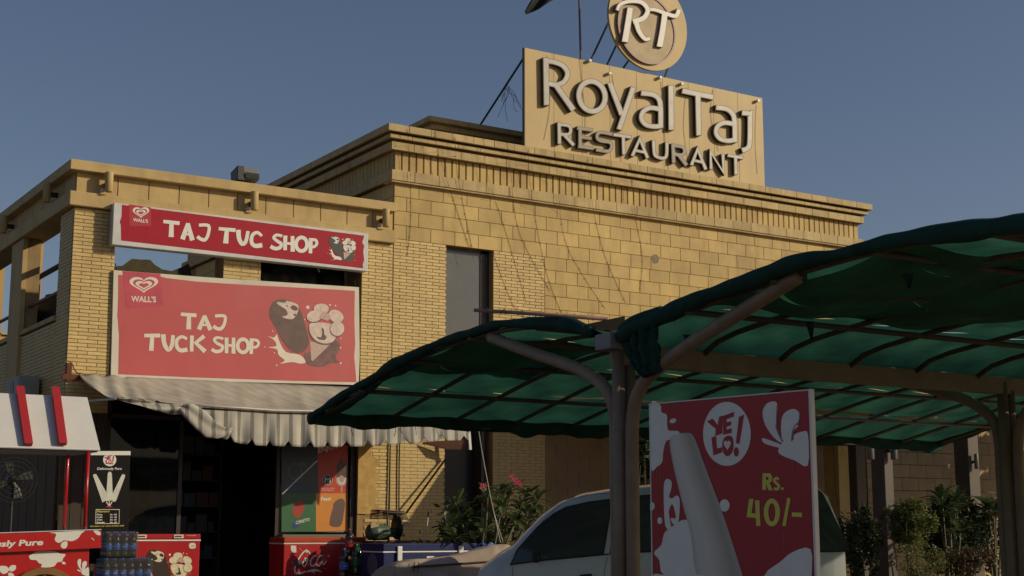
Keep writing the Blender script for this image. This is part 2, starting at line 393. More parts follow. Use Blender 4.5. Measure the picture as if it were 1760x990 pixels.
# stone courses
SH, SL = .2425, .472
courses(X0, X1, BZ, ZT, SL, SH, .007, rest, 'stone_block', M_stone, phase=1)
M_shade_st = mat('shade browned stone', (.25, .165, .09), .75, .15, 2.5, bump=.3, bscale=30)  # darker brown puts the shade under the portico into the stone colour
courses(13.89, X1, 3.60, BZ, SL, SH, .007, rest, 'stone_block', M_stone, zcut=4.70)
courses(13.89, X1, .36, 3.60, SL, SH, .007, rest, 'shaded_stone', M_shade_st, zcut=9)
courses(X0, WX0, 1.2, BZ, .25, .0555, .007, rest, 'brick', M_brick, zcut=3.9)
courses(WX1, 13.89, .5, BZ, .25, .0555, .007, rest, 'brick', M_brick, zcut=4.75)
# side wall blocks (in shade)
sm = MB()
for i in range(5):
    z = 6.165+i*.2425-.2425; y = FY-(.2 if i % 2 else 0)
    while y < 30:
        sm.box((X0-.006, max(y, FY+.01)+.004, z+.004), (X0+.02, y+.468, z+.238)); y += .472
sm.build('side_stonework', M_stone, rest, kind='stuff')
# lower stone courses under the canopy, browned to hold the shade
# cornice: stacked bands running round the block
def band(name, z0, z1, t, pitch, m, prof=None, tint=0):
    ya, yb, xa, xb = FY-t, 30.9, X0-t, X1+t
    MB().box((xa+.01, ya+.01, z0+.002), (xb-.01, yb, z1-.002)).build(name+'_core', M_mortar, rest)
    x = xa; i = 0
    while x < xb-.01:
        b = min(x+pitch*(1 if i else .93), xb)
        if xb-b < .08: b = xb
        o = link(name, brick_mesh(b-x-.005, z1-z0, .03, m, name), rest, (x+(.0 if i == 0 else .0025), ya-.004-random.uniform(0, .003), z0)); x = b; i += 1
    MB().box((xa-.003, ya-.001, z0+.001), (xa+.03, yb, z1-.001)).build(name+'_side', m, rest)
    MB().box((xb-.03, ya-.001, z0+.001), (xb+.003, yb, z1-.001)).build(name+'_side', m, rest)
band('coping_block', 7.945, 8.065, .25, .42, M_stone2)
band('cornice_block', 7.845, 7.915, .18, .45, M_stone2)
MB().box((X0-.05, FY-.05, 7.8), (X1+.05, 30.8, 7.944)).build('cornice_core', M_stone2, rest)
band('moulding_block', 7.665, 7.80, .12, .46, M_stone2)
band('string_course_block', 7.15, 7.325, .10, .47, M_stone2)
MB().box((X0-.10+.012, FY-.088, 7.12), (X1+.09, FY+.2, 7.15)).build('string_course_drip', M_stone2, rest)
# fluted frieze between moulding and string course
MB().box((X0+.0, FY+.006, 7.325), (X1, 30.8, 7.665)).build('frieze_core', M_mortar, rest)
fm = {}
x = X0-.012; i = 0
while x < X1+.01:
    wd = .140
    key = i % 3
    if key not in fm:
        q = MB(); q.add([(0,.03,0),(.012,0,0),(wd-.022,0,0),(wd-.010,.03,0),(0,.03,.34),(.012,0,.34),(wd-.022,0,.34),(wd-.010,.03,.34)],
                        [(0,1,5,4),(1,2,6,5),(2,3,7,6),(0,3,2,1),(4,5,6,7)]); fm[key] = q.mesh('frieze_tile', M_stone)
    link('frieze_tile', fm[key], rest, (x+.004, FY-.022-random.uniform(0, .006), 7.325)); x += wd; i += 1
fs_ = MB(); y = FY
while y < 30.7:
    fs_.box((X0-.02, y+.008, 7.325), (X0+.01, y+.132, 7.665)); y += .14
fs_.build('side_frieze_tiles', M_stone, rest, kind='stuff')
# roof slab and set-back attic storey
MB().box((X0, FY+.1, 7.9), (X1, 30.8, 7.94)).build('roof', M_pave, rest)
a0 = onY(738, 198, 22.0); zt = a0.z
MB().box((a0.x+.3, 22.3, 7.94), (18.0, 30.2, zt-.36)).build('attic_wall', M_stone, rest)
for k, (t, za, zb) in enumerate(((0, zt-.10, zt), (.12, zt-.20, zt-.101), (.22, zt-.37, zt-.201))):
    bevel(MB().box((a0.x+t, 22+t, za), (18.3-t, 30.5-t, zb)).build('attic_cornice', M_stone2, rest), .01)
# tall window strip and entrance opening under it
M_fr = flat('bronze window frame', (.045, .035, .028), .5)
wr = MB(); wr.box((WX0, FY+.13, 3.95), (WX0+.04, FY+.2, WZ)); wr.box((WX1-.17, FY+.13, 3.95), (WX1-.001, FY+.2, WZ)); wr.box((WX0, FY+.13, WZ-.05), (WX1, FY+.2, WZ+.001))
win = wr.build('window', M_fr, rest)
MB().box((WX0+.04, FY+.15, 3.95), (WX1-.17, FY+.17, WZ-.05)).build('pane', mat('grey film on window', (.115, .12, .125), .22, .07, 2.5), win)
bevel(MB().box((WX0+.0, FY+.1, 3.75), (WX1, FY+.3, 3.95)).build('window_sill', M_stone2, rest), .01)
dr = MB(); dr.box((WX0, FY+.34, .3), (WX1, FY+.38, 3.75)); dr.build('door', M_black, rest)
MB().box((WX1-.16, FY+.1, .3), (WX1-.1, FY+.34, 3.74)).build('door_frame', M_fr, rest)
# round hole with a broken fixing on the stone wall
mk = Sk(PY(FY-.012), 1, 0, 0)
hole = smooth([(1121, 440), (1126, 437), (1131, 440), (1133, 446), (1130, 452), (1125, 453), (1121, 448)], 3)
mk.shape(MB(), [hole], .002).build('patch', mat('rough cement patch', (.24, .20, .17), .95, .3, 30, bump=.8), rest)

# ================================================================== ROOF SIGN "Royal Taj RESTAURANT"
sgn = thing('restaurant_sign', 'big tan billboard with raised white letters reading Royal Taj RESTAURANT on the roof edge', 'sign')
bl = onY(902, 81, FY-.02); br = onY(1308.3, 168.5, FY-.02)
SZ1 = (bl.z+br.z)/2
bm_ = MB(); nseg = 9
bevel(MB().box((bl.x, FY-.02, 8.0), (br.x+.03, FY+.05, SZ1)).build('board', M_board, sgn), .006)
MB().box((bl.x-.010, FY-.022, 8.0), (bl.x-.001, FY+.05, SZ1+.004)).build('edge_trim', flat('brown trim', (.10, .06, .05), .5), sgn)
jm = MB()
for k in range(1, 9):
    xx = bl.x+(br.x-bl.x)*k/9; jm.box((xx-.003, FY-.0225, 8.1), (xx+.003, FY-.019, SZ1-.01))
jm.build('sheet_joint', flat('brown joint filler', (.30, .2, .09), .7), sgn)  # thin brown lines along the sheet joints
fr = MB()
for k in range(5):
    xx = bl.x+.1+(br.x-bl.x-.2)*k/4; fr.box((xx-.03, FY+.051, 8.0), (xx+.03, FY+.11, SZ1-.02))
fr.build('back_frame', M_black, sgn)
LP = PY(FY-.10)
z6 = Sk(LP, 3, 880, 0)
def letter(name, loops, sk, depth=.09, grow=7, thin=.79, parent=sgn, face=M_letter, side=M_letterside, strokes=None, off=.0):
    """strokes: list of (points, width) or closed rings; a dark return with a slightly smaller pale face on it"""
    ob = MB(); fb = MB()
    for k, st in enumerate(strokes):
        st = st[:5]+(st[5], st[6], st[7]) if st[0] == 'ring' and False else st
        if st[0] == 'ring':
            _, cx, cy, rx, ry, w_, tl = st; w_ *= thin; big = ring(cx, cy, rx, ry, w_+grow, tl); sm_ = ring(cx, cy, rx, ry, w_, tl)
        else:
            pts, w_ = st; w_ = tuple(q*thin for q in w_) if isinstance(w_, (list, tuple)) else w_*thin; e0 = Vector(pts[0])-(Vector(pts[1])-Vector(pts[0])).normalized()*grow/2; e1 = Vector(pts[-1])+(Vector(pts[-1])-Vector(pts[-2])).normalized()*grow/2
            bp_ = [tuple(e0)]+list(pts[1:-1])+[tuple(e1)]
            ww = (w_+grow) if not isinstance(w_, (list, tuple)) else tuple(q+grow for q in w_)
            big = (ribbon(bp_, ww), []); sm_ = (ribbon(pts, w_), [])
        o_ = k*.0006
        ob.prism([sk.P(p, o_) for p in big[0]], (0, depth, 0), 0, [[sk.P(p, o_) for p in h] for h in big[1]])
        fb.prism([sk.P(p, .003+o_) for p in sm_[0]], (0, .0028, 0), 0, [[sk.P(p, .003+o_) for p in h] for h in sm_[1]])
    L_ = ob.build('letter', side, parent); L_['label'] = name
    fb.build('letter_face', face, L_); return L_
S_ = lambda pts, n=6: smooth(pts, n, closed=False)
big = [
 ('raised letter R of Royal', [([(175, 299), (179, 540)], 31), (S_([(166, 314), (215, 319), (262, 338), (287, 378), (270, 420), (232, 437), (190, 430)]), 27), ([(228, 440), (316, 566)], 31)]),
 ('raised letter o of Royal', [('ring', 413, 496, 67, 78, 29, -.25)]),
 ('raised letter y of Royal', [([(505, 428), (566, 590)], 28), ([(625, 452), (553, 666)], 28)]),
 ('raised letter a of Royal', [(S_([(668, 480), (725, 487), (757, 510), (766, 555), (767, 658)]), 27), (S_([(764, 563), (712, 556), (676, 577), (668, 612), (690, 642), (730, 652), (764, 650)]), 25)]),
 ('raised letter l of Royal', [([(820, 442), (822, 668)], 30)]),
 ('raised letter T of Taj', [([(880, 468), (1038, 501)], 28), ([(959, 490), (964, 696)], 29)]),
 ('raised letter a of Taj', [(S_([(1054, 554), (1108, 562), (1139, 590), (1148, 632), (1150, 732)]), 26), (S_([(1146, 640), (1096, 633), (1062, 650), (1053, 684), (1072, 714), (1112, 726), (1146, 722)]), 24)]),
 ('raised letter j of Taj', [(S_([(1188, 582), (1225, 586), (1228, 600), (1226, 735), (1214, 765), (1188, 775)], 5), 26)]),
]
for nm, st in big: letter(nm, None, z6, strokes=st)
rs = [
 ('R', [([(243, 632), (245, 740)], 18), (S_([(240, 642), (290, 648), (303, 668), (292, 692), (243, 692)]), 16), ([(272, 698), (318, 748)], 18)], 0),
 ('E', [([(338, 660), (416, 670)], 17), ([(351, 668), (352, 752)], 17), ([(352, 706), (408, 714)], 15), ([(343, 754), (418, 764)], 17)], 1),
 ('S', [(S_([(516, 692), (462, 682), (442, 690), (440, 712), (458, 726), (498, 732), (514, 744), (510, 768), (492, 780), (436, 772)], 4), 16)], 1),
 ('T', [([(524, 694), (614, 707)], 16), ([(574, 704), (577, 795)], 17)], 0),
 ('A', [([(621, 803), (659, 716), (699, 814)], 17), ([(638, 776), (686, 786)], 13)], 0),
 ('U', [(S_([(730, 724), (734, 790), (748, 808), (780, 816), (797, 800), (799, 735)], 4), 16)], 0),
 ('R', [([(830, 742), (834, 838)], 17), (S_([(828, 750), (876, 757), (890, 775), (880, 798), (834, 795)]), 15), ([(860, 800), (899, 850)], 17)], 1),
 ('A', [([(926, 850), (957, 770), (999, 872)], 17), ([(942, 828), (988, 838)], 13)], 0),
 ('N', [([(1027, 870), (1024, 784), (1090, 888), (1088, 796)], 16)], 0),
 ('T', [([(1114, 801), (1190, 814)], 15), ([(1153, 808), (1155, 898)], 16)], 0)]
for k, (c_, st, d_) in enumerate(rs):
    letter('raised letter %s of the word RESTAURANT' % c_, None, z6, depth=.07, grow=6, strokes=st, face=M_letterd if d_ else M_letter)
# steel struts behind the board
def strut(a, b): MB().tube([a, b], .022, 6).build('support_strut', M_black, sgn)
strut(onY(826, 214, 22.6), onY(901, 98, FY+.06))
strut(onY(1015, 104, FY+.05), onY(1047, 36, FY+.9)); strut(onY(1044, 110, FY+.05), onY(1062, 72, FY+.7)); strut(onY(1072, 116, FY+.05), onY(1086, 96, FY+.6))
strut(onY(1142, 134, FY+.05), onY(1152, 108, FY+.25))
# knotted wires on the long strut
wm = MB(); c0 = onY(871, 148, 21.6)
for k in range(9):
    p = [c0+Vector((random.uniform(-.05, .05), 0, random.uniform(-.05, .05)))]
    dr_ = Vector((random.uniform(-.05, .06), 0, random.uniform(-.1, -.02)))
    for j in range(7): p.append(p[-1]+dr_+Vector((random.uniform(-.04, .04), random.uniform(-.03, .03), random.uniform(-.06, .04))))
    wm.tube(p, .0045, 4)
wm.build('tangled_wire', M_black, sgn)
# small spot bulbs on the board edge
for (px_, py_) in ((1013, 104), (1047, 126), (1134, 133), (1171, 144), (1302, 173)):
    p = onY(px_, py_, FY-.07); q = MB(); q.box((p.x-.018, p.y-.03, p.z-.025), (p.x+.03, p.y+.05, p.z+.02)); q.build('clip', M_greyw, sgn)

# ================================================================== ROUND EMBLEM "RT"
emb = thing('round_emblem', 'round tan disc with raised white RT monogram standing above the roof billboard', 'sign')
cz = 10.02+.945; cx = 16.245
def disc(mb, r, y0, y1, n=64, r2=None):
    lp = [(cx+r*math.cos(k*2*math.pi/n), y0, cz+r*math.sin(k*2*math.pi/n)) for k in range(n)]
    hs = [[(cx+r2*math.cos(k*2*math.pi/n), y0, cz+r2*math.sin(k*2*math.pi/n)) for k in range(n)]] if r2 else []
    return mb.prism(lp, (0, y1-y0, 0), 0, hs)
disc(MB(), .945, FY-.11, FY-.05).build('disc', M_board, emb)
rc = MB(); ccx, ccz = cx, cz
cen = onY(1111, 50, FY-.13); cx, cz = cen.x, cen.z
disc(MB(), .70, FY-.16, FY-.111, r2=.66).build('inner_rim', flat('mauve enamel rim', (.28, .16, .17), .5), emb)
disc(MB(), .66, FY-.145, FY-.111).build('inner_disc', mat('weathered beige disc', (.42, .33, .20), .6, .22, 3, stain=.5, stainc=(.3, .19, .10)), emb)
cx, cz = ccx, ccz
zl = Sk(PY(FY-.20), 3, 880, 0)
letter('raised letter R of the monogram', None, zl, depth=.08, grow=5, thin=1, face=flat('clean white letter face', (.60, .60, .57), .45), parent=emb, side=flat('mauve return', (.16, .10, .09), .5), strokes=[
   (S_([(610, 40), (600, 110), (583, 215)]), (26, 30)), (S_([(543, 52), (560, 22), (610, 6), (668, 12), (700, 50), (680, 92), (625, 112)]), (14, 24)), (S_([(640, 110), (655, 160), (685, 200), (712, 198)]), (24, 14))])
letter('raised letter T of the monogram', None, zl, depth=.08, grow=5, thin=1, face=flat('clean white letter face', (.60, .60, .57), .45), parent=emb, side=flat('mauve return', (.16, .10, .09), .5), strokes=[
   (S_([(712, 48), (745, 52), (800, 72), (845, 82), (862, 50)]), (14, 20)), (S_([(788, 72), (778, 150), (762, 240)]), (26, 28))])
# flagpole and flag
pole = thing('flagpole', 'thin rusty flagpole rising behind the roof billboard', 'flagpole')
MB().tube([onY(998, 100, FY+.3)-Vector((0, 0, 2.2)), onY(998, 100, FY+.3), onY(994, -60, FY+.3)], .02, 8).build('pole', M_brownp, pole)
p0 = onY(995, -30, FY+.3)
fl = MB(); rows = []
tip = onY(902, 24, FY+.1)
pts_t = [(995, -75), (960, -50), (930, -24), (912, 2), (902, 20)]; pts_b = [(995, -22), (968, -8), (945, 3), (924, 17), (904, 25)]
for k in range(2): pass
T_ = smooth(pts_t, 6, False); B_ = smooth(pts_b, 6, False)
for t, b in zip(T_, B_):
    rows.append([onY(t[0]+(b[0]-t[0])*j/6, t[1]+(b[1]-t[1])*j/6, FY+.3+.1*math.sin(t[0]*.08+j)) for j in range(7)])
fl.grid(rows); fo = fl.build('flag', flat('black flag cloth', (.008, .012, .01), .8), None, True)
tag(fo, 'black flag drooping in the wind above the roof billboard', 'flag')
so = fo.modifiers.new('solid', 'SOLIDIFY'); so.thickness = .004

# ================================================================== LIGHT BOX SIGN "TAJ TUC SHOP"
lb = thing('light_box_sign', 'long narrow red light box sign reading TAJ TUC SHOP under the parapet', 'sign')
LY = FY-.20
ul = onY(196, 346, LY); lr = onY(632, 467, LY); z_t, z_b = 6.20-.02, 5.565
zt_ = (onY(196, 346, LY).z+onY(633, 403, LY).z)/2; zb_ = (onY(193.5, 419.5, LY).z+onY(631, 467, LY).z)/2
bevel(MB().box((ul.x, LY, zb_), (lr.x, FY-.03, zt_)).build('casing', mat('white tin casing', (.55, .56, .57), .5, .1, 4, stain=.2), lb), .008)
z3 = Sk(PY(LY), 2.829, 180, 330)
frm = [(84, 62), (1262, 212), (1258, 228), (1252, 245), (1262, 262), (1257, 290), (1262, 330), (1255, 352), (1257, 371), (80, 236), (78, 160), (73, 145), (82, 120)]
z3.flat('red_field', [frm], flat('light box red', (.36, .012, .032), .5, spec=.2), .0015, lb)
z3.flat('logo_square', [[(118, 60), (225, 75), (226, 166), (120, 166)]], flat('logo red', (.40, .014, .03), .45), .003, lb)
def heart(cx_, cy_, sx, sy, n=40):
    o = []
    for k in range(n):
        t = k*2*math.pi/n; x = 16*math.sin(t)**3; y = 13*math.cos(t)-5*math.cos(2*t)-2*math.cos(3*t)-math.cos(4*t)
        o.append((cx_+x/16*sx, cy_-(y+2.5)/14.5*sy))
    return o
def hearts(sk, cx_, cy_, sx, sy, off, par, m=M_white):
    sk.flat('heart_logo', [(heart(cx_, cy_, sx, sy), [heart(cx_, cy_+sy*.02, sx*.76, sy*.74)]), (heart(cx_, cy_+sy*.05, sx*.58, sy*.56), [heart(cx_, cy_+sy*.07, sx*.34, sy*.32)])], m, off, par)
hearts(z3, 176, 101, 40, 27, .0045, lb)
text(z3, "WALL'S", (138, 142), (210, 150), 16, M_white, .0045, lb, bold=.03)
def chunky(st): return [(ribbon(p, tuple(q*.92 for q in w_) if isinstance(w_, tuple) else w_*.92), []) if p[0] != 'r' else ring(*p[1:]) for p, w_ in st]
tt = [([(285, 143), (364, 152)], (18, 20)), ([(325, 148), (323, 219)], (22, 27)),
 ([(378, 230), (405, 152)], (26, 20)), ([(404, 152), (426, 235)], (20, 26)), ([(388, 204), (420, 208)], 11),
 (S_([(458, 161), (505, 164), (503, 205), (488, 232), (466, 228), (450, 216)], 4), (16, 19)),
 ([(554, 178), (636, 186)], (17, 20)), ([(594, 180), (588, 250)], (21, 28)),
 (S_([(650, 184), (653, 225), (668, 252), (686, 240), (697, 190)], 4), (25, 18)),
 (S_([(764, 214), (742, 197), (718, 210), (714, 245), (732, 262), (766, 258)], 4), (15, 24)),
 (S_([(863, 214), (836, 209), (822, 222), (838, 238), (858, 252), (852, 270), (828, 275), (806, 264)], 4), (15, 20)),
 ([(878, 212), (877, 283)], (22, 19)), ([(913, 214), (914, 290)], (19, 23)), ([(878, 248), (914, 253)], 14),
 (('r', 957, 254, 27, 33, 18), 0), ([(1002, 224), (1000, 298)], (21, 19)), (S_([(1000, 231), (1026, 234), (1031, 252), (1018, 266), (1000, 266)], 4), 15)]
z3.flat('lettering', chunky(tt), M_white, .003, lb)
def ice_picture(sk, F, par, bar, cream, dark, off, wht=M_cream):
    """chocolate bar and cornet in a splash; F maps unit tracing coordinates of the big board"""
    g = lambda L_: [F(p) for p in L_]
    spl = smooth([(148, 540), (185, 552), (205, 530), (215, 560), (260, 640), (350, 660), (388, 705), (350, 715), (300, 705), (225, 715), (255, 695), (215, 660), (205, 625), (150, 612), (200, 605), (190, 570)], 3)
    sk.flat('splash', [g(spl)], wht, off, par)
    dsp = smooth([(380, 650), (420, 640), (560, 580), (595, 575), (600, 620), (575, 680), (605, 710), (545, 712), (490, 735), (420, 730), (385, 700)], 4)
    sk.flat('sauce', [g(dsp)], dark, off+.0008, par)
    b_ = smooth([(160, 410), (165, 360), (195, 318), (255, 310), (310, 330), (345, 365), (372, 430), (405, 560), (402, 600), (375, 640), (330, 648), (285, 625), (235, 560), (205, 500), (170, 440)], 4)
    sk.flat('chocolate_bar', [g(b_)], bar, off+.0016, par)
    bite = smooth([(205, 330), (250, 318), (310, 330), (340, 352), (335, 395), (310, 430), (280, 435), (238, 420), (272, 408), (262, 375), (225, 350)], 4)
    sk.flat('bitten_cream', [g(bite)], cream, off+.0024, par)
    sk.flat('almond', [g(ell(315, 365, 24, 16, 12, .4)), g(ell(238, 322, 28, 8, 12, .1)), g(ell(318, 408, 8, 8, 10)), g(ell(270, 352, 6, 5, 10))], bar, off+.003, par)
    cone = [(412, 575), (545, 590), (430, 700), (422, 690)]
    sk.flat('cone', [g(cone)], mat('printed wafer', (.50, .36, .32), .5, .15, 30), off+.0024, par)
    cup = smooth([(410, 470), (450, 455), (520, 460), (570, 480), (582, 530), (560, 575), (515, 588), (460, 575), (420, 530)], 4)
    sk.flat('cornet_edge', [g(smooth([(x_*1.0+dx_, y_+6) for (x_, y_) in [(406, 470), (450, 450), (520, 455), (576, 478), (590, 530), (565, 580), (515, 592), (456, 580), (414, 535)] for dx_ in (0,)], 4))], dark, off+.0028, par)
    sk.flat('cornet_cream', [g(cup)], cream, off+.0034, par)
    pet = [ell(485, 370, 48, 33, 20), ell(578, 416, 50, 38, 20, .5), ell(586, 494, 44, 46, 20, .2), ell(440, 416, 48, 36, 20, -.2)]
    sk.flat('petal_edge', [g(ell(485, 374, 51, 36, 20)), g(ell(577, 420, 53, 42, 20, .5)), g(ell(584, 498, 47, 50, 20, .2)), g(ell(442, 420, 51, 39, 20, -.2))], dark, off+.0040, par)
    sk.flat('petal', [g(q) for q in pet], cream, off+.0048, par)
    sk.flat('nut_crumble', [g(smooth([(500, 385), (530, 400), (545, 425), (525, 445), (495, 435), (470, 425), (485, 405)], 3))], mat('printed crumble', (.50, .33, .30), .5, .3, 40), off+.0062, par)
    sw = smooth([(488, 490), (502, 500), (505, 530), (518, 548), (505, 566), (470, 560), (458, 545), (485, 548), (492, 520)], 3)
    sk.flat('sauce_swirl', [g(sw)], bar, off+.0062, par)
    sk.flat('drops', [g(ell(x_, y_, r_, r_, 10)) for x_, y_, r_ in ((400, 360, 11), (540, 345, 6), (575, 350, 5), (178, 510, 4), (130, 610, 4), (203, 725, 5), (606, 615, 5), (607, 712, 6), (608, 555, 4), (382, 437, 4), (190, 648, 4))], wht, off+.0008, par)
M_cr2 = mat('printed vanilla', (.66, .66, .62), .5, .2, 30)
M_gr2 = flat('printed charcoal', (.03, .032, .034), .5)
z3b = Sk(PY(LY), 2.829, 180, 330)
Fsm = lambda p: (1088+(p[0]-150)*.278, 213+(p[1]-310)*.285+(p[0]-150)*.012)
ice_picture(z3b, Fsm, lb, M_gr2, M_cr2, M_gr2, .003, M_white)
MB().tube([(ul.x+1.9, FY-.1, zt_), (ul.x+1.9, FY+.0, zt_+.12)], .012, 6).build('bracket', M_black, lb)

# ================================================================== LARGE PANEL "TAJ TUCK SHOP"
pb = thing('banner_board', 'large faded red board reading TAJ TUCK SHOP hung above the striped awning', 'sign')
BY = FY-.06; z3p = Sk(PY(BY), 2.829, 180, 330)
out = [(44, 380), (500, 415), (1236, 463), (1240, 800), (1234, 938), (700, 925), (30, 906)]
MB().prism([z3p.P(p) for p in out], (0, .045, 0)).build('panel', mat('off white banner vinyl', (.62, .57, .49), .5, .08, 3, stain=.25), pb)
fld = [(66, 402), (88, 404), (275, 412), (300, 418), (450, 436), (700, 452), (1000, 468), (1216, 480), (1214, 620), (1218, 740), (1213, 800), (1222, 893), (1224, 925), (900, 918), (400, 900), (66, 886), (70, 700), (62, 600), (66, 500)]
z3p.flat('red_field', [fld], M_redf, .002, pb)
z3p.flat('logo_square', [[(88, 384), (271, 398), (286, 552), (104, 566)]], mat('faded logo square', (.50, .06, .10), .4, .2, 2.5), .0035, pb)
hearts(z3p, 190, 453, 70, 40, .005, pb, M_cream)
text(z3p, "WALL'S", (128, 532), (250, 536), 28, M_cream, .005, pb, bold=.03)
t2 = [([(370, 594), (446, 600)], (18, 20)), ([(410, 596), (408, 668)], (21, 26)), ([(458, 669), (486, 601)], (24, 18)), ([(485, 601), (514, 671)], (18, 24)), ([(468, 645), (502, 648)], 11),
 (S_([(536, 603), (583, 604), (582, 640), (566, 664), (546, 664), (528, 652)], 4), (16, 19)),
 ([(192, 698), (270, 698)], (18, 21)), ([(231, 698), (226, 772)], (21, 25)), (S_([(284, 692), (290, 738), (308, 766), (326, 746), (332, 696)], 4), (25, 20)),
 (S_([(400, 715), (376, 704), (352, 718), (350, 750), (368, 770), (402, 766)], 4), (15, 23)), ([(424, 698), (422, 776)], (21, 19)), ([(484, 700), (436, 738)], (22, 16)), ([(440, 732), (488, 776)], (17, 24)),
 (S_([(577, 714), (548, 708), (532, 718), (546, 736), (572, 750), (566, 770), (540, 776), (520, 764)], 4), (14, 19)), ([(592, 708), (592, 784)], (21, 19)), ([(626, 708), (626, 786)], (19, 22)), ([(592, 744), (626, 748)], 14),
 (('r', 672, 748, 26, 32, 18), 0), ([(714, 712), (712, 788)], (21, 19)), (S_([(712, 718), (740, 722), (748, 738), (736, 754), (714, 754)], 4), 15)]
z3p.flat('lettering', chunky(t2), M_cream, .0035, pb)
z7 = Sk(PY(BY), 3.668, 420, 430)
ice_picture(z7, lambda p: p, pb, mat('faded printed chocolate', (.125, .075, .068), .45, .25, 6), M_pinkc, mat('faded printed sauce', (.16, .075, .075), .45, .35, 9), .0035, M_cream)
for (a, b) in (((60, 400), (60, 382)), ((1225, 478), (1225, 462))):
    MB().tube([z3p.P(a, -.04), z3p.P(b, -.04)+Vector((0, .1, .12))], .008, 6).build('hanging_wire', M_black, pb)

# ================================================================== WALL LAMPS on the parapet
def wall_lamp(label, loc, rz):
    t = thing('wall_lamp', label, 'wall lamp', 'cylinder lamps along the shop parapet', loc)
    a = MB().lathe((0, -.17, -.14), [(.052, 0), (.06, .01), (.06, .29), (.056, .30)], 20).build('lamp_tube', M_paint, t, True)
    MB().box((-.03, -.12, -.05), (.03, .0, .02)).build('bracket', M_black, t)
    MB().lathe((-.06, -.06, -.13), [(.03, 0), (.035, .03), (.02, .05)], 10).build('cable_gland', M_greyw, t, True)
    t.rotation_euler.z = rz; return t
wall_lamp('cylinder lamp on the shop parapet nearest the front left corner', (6.02, FY+.02, 6.455), 0)
wall_lamp('middle cylinder lamp on the shop parapet above the light box sign', (8.32, FY+.02, 6.455), 0)
wall_lamp('cylinder lamp on the shop parapet beside the tall restaurant block', (10.64, FY+.02, 6.455), 0)
wall_lamp('cylinder lamp on the shaded side of the parapet, nearer the corner', (XL+.02, 21.80, 6.455), -math.pi/2)
wall_lamp('cylinder lamp on the shaded side of the parapet, by the left picture edge', (XL+.02, 24.55, 6.455), -math.pi/2)
# floodlight on the coping
fl_ = thing('floodlight', 'grey floodlight standing on the shop parapet coping', 'floodlight')
c = onY(420, 300, FY+.15); c.z = 6.755
MB().box((c.x-.17, c.y-.03, c.z), (c.x+.14, c.y+.05, c.z+.05)).build('mounting_bracket', M_black, fl_)
h = MB().prism([(c.x-.16, c.y-.12, c.z+.06), (c.x-.16, c.y+.16, c.z+.08), (c.x-.16, c.y+.20, c.z+.24), (c.x-.16, c.y-.10, c.z+.30)], (.12, 0, 0)).build('side_housing', M_black, fl_); bevel(h, .01)
h = MB().prism([(c.x-.039, c.y-.12, c.z+.10), (c.x-.039, c.y+.1, c.z+.08), (c.x-.039, c.y+.16, c.z+.24), (c.x-.039, c.y-.05, c.z+.30)], (.25, 0, 0)).build('housing', flat('grey aluminium', (.16, .16, .15), .5), fl_); bevel(h, .012)
MB().box((c.x-.03, c.y-.135, c.z+.11), (c.x+.2, c.y-.118, c.z+.2)).build('lens', glass('lamp glass', (.05, .05, .05), .2), fl_)

# ================================================================== STRINGS OF FAIRY LIGHTS on the facade
wires = [((748, 225), (752, 260), (775, 330), (815, 450)), ((782, 235), (785, 290), (792, 330), (812, 430)), ((832, 232), (838, 300), (870, 400), (905, 520)), ((872, 240), (878, 300), (893, 400), (945, 500)),
         ((908, 255), (913, 330), (940, 470), (975, 560)), ((955, 262), (968, 400), (1000, 470), (1040, 530)), ((1010, 270), (1018, 350), (1040, 440), (1075, 520)), ((848, 430), (853, 450), (880, 520), (900, 545)),
         ((700, 222), (705, 290), (706, 380), (700, 440)), ((1085, 285), (1092, 370), (1104, 440), (1100, 500))]
M_wire = flat('thin brown cable', (.10, .06, .03), .6)
wn = ['fairy light wire, %s' % s for s in ('first one left of the tall window', 'passing just above the left edge of the tall window', 'running down over the right edge of the tall window', 'second one right of the tall window',
      'third one right of the tall window, under the R of the billboard', 'under the word RESTAURANT of the billboard', 'farther right under the middle of the billboard', 'short one over the narrow bricks right of the window', 'straight one near the left corner of the cornice', 'rightmost of all')]
for wi, (pw, lbl) in enumerate(zip(wires, wn)):
    pts = smooth(pw, 8, False); q = MB(); P3 = []
    for k, p in enumerate(pts):
        v = PY(FY-.018)(*p)
        if v.z > 7.12: v = PY(FY-.27)(*p) if v.z > 7.82 else PY(FY-.14)(*p)
        P3.append(v)
    q.tube(P3, .0026, 4)
    for k in range(1, len(P3)-1, 2): q.lathe(P3[k]-Vector((0, .004, .012)), [(.004, 0), (.007, .01), (.003, .022)], 5)
    tag(q.build('string_of_lights', M_wire), lbl, 'string lights', 'fairy light wires on the restaurant front')
# wires on the billboard
for ci, pw in enumerate((((996, 100), (1000, 140), (1006, 200), (1003, 260)), ((1052, 128), (1060, 180), (1065, 230), (1068, 285)), ((940, 95), (945, 180), (935, 240)), ((1136, 140), (1140, 200), (1145, 260), (1150, 300)), ((1225, 155), (1222, 200), (1235, 260)), ((1300, 180), (1298, 240), (1302, 300)), ((1180, 150), (1175, 220), (1185, 290)))):
    tag(MB().tube([PY(FY-.028)(*p) for p in smooth(pw, 6, False)], .003, 4).build('billboard_cable', M_wire), 'thin cable on the roof billboard, %s from its left end' % ('second', 'third', 'first', 'fourth', 'sixth', 'last', 'fifth')[ci], 'cable', 'thin cables on the billboard face')
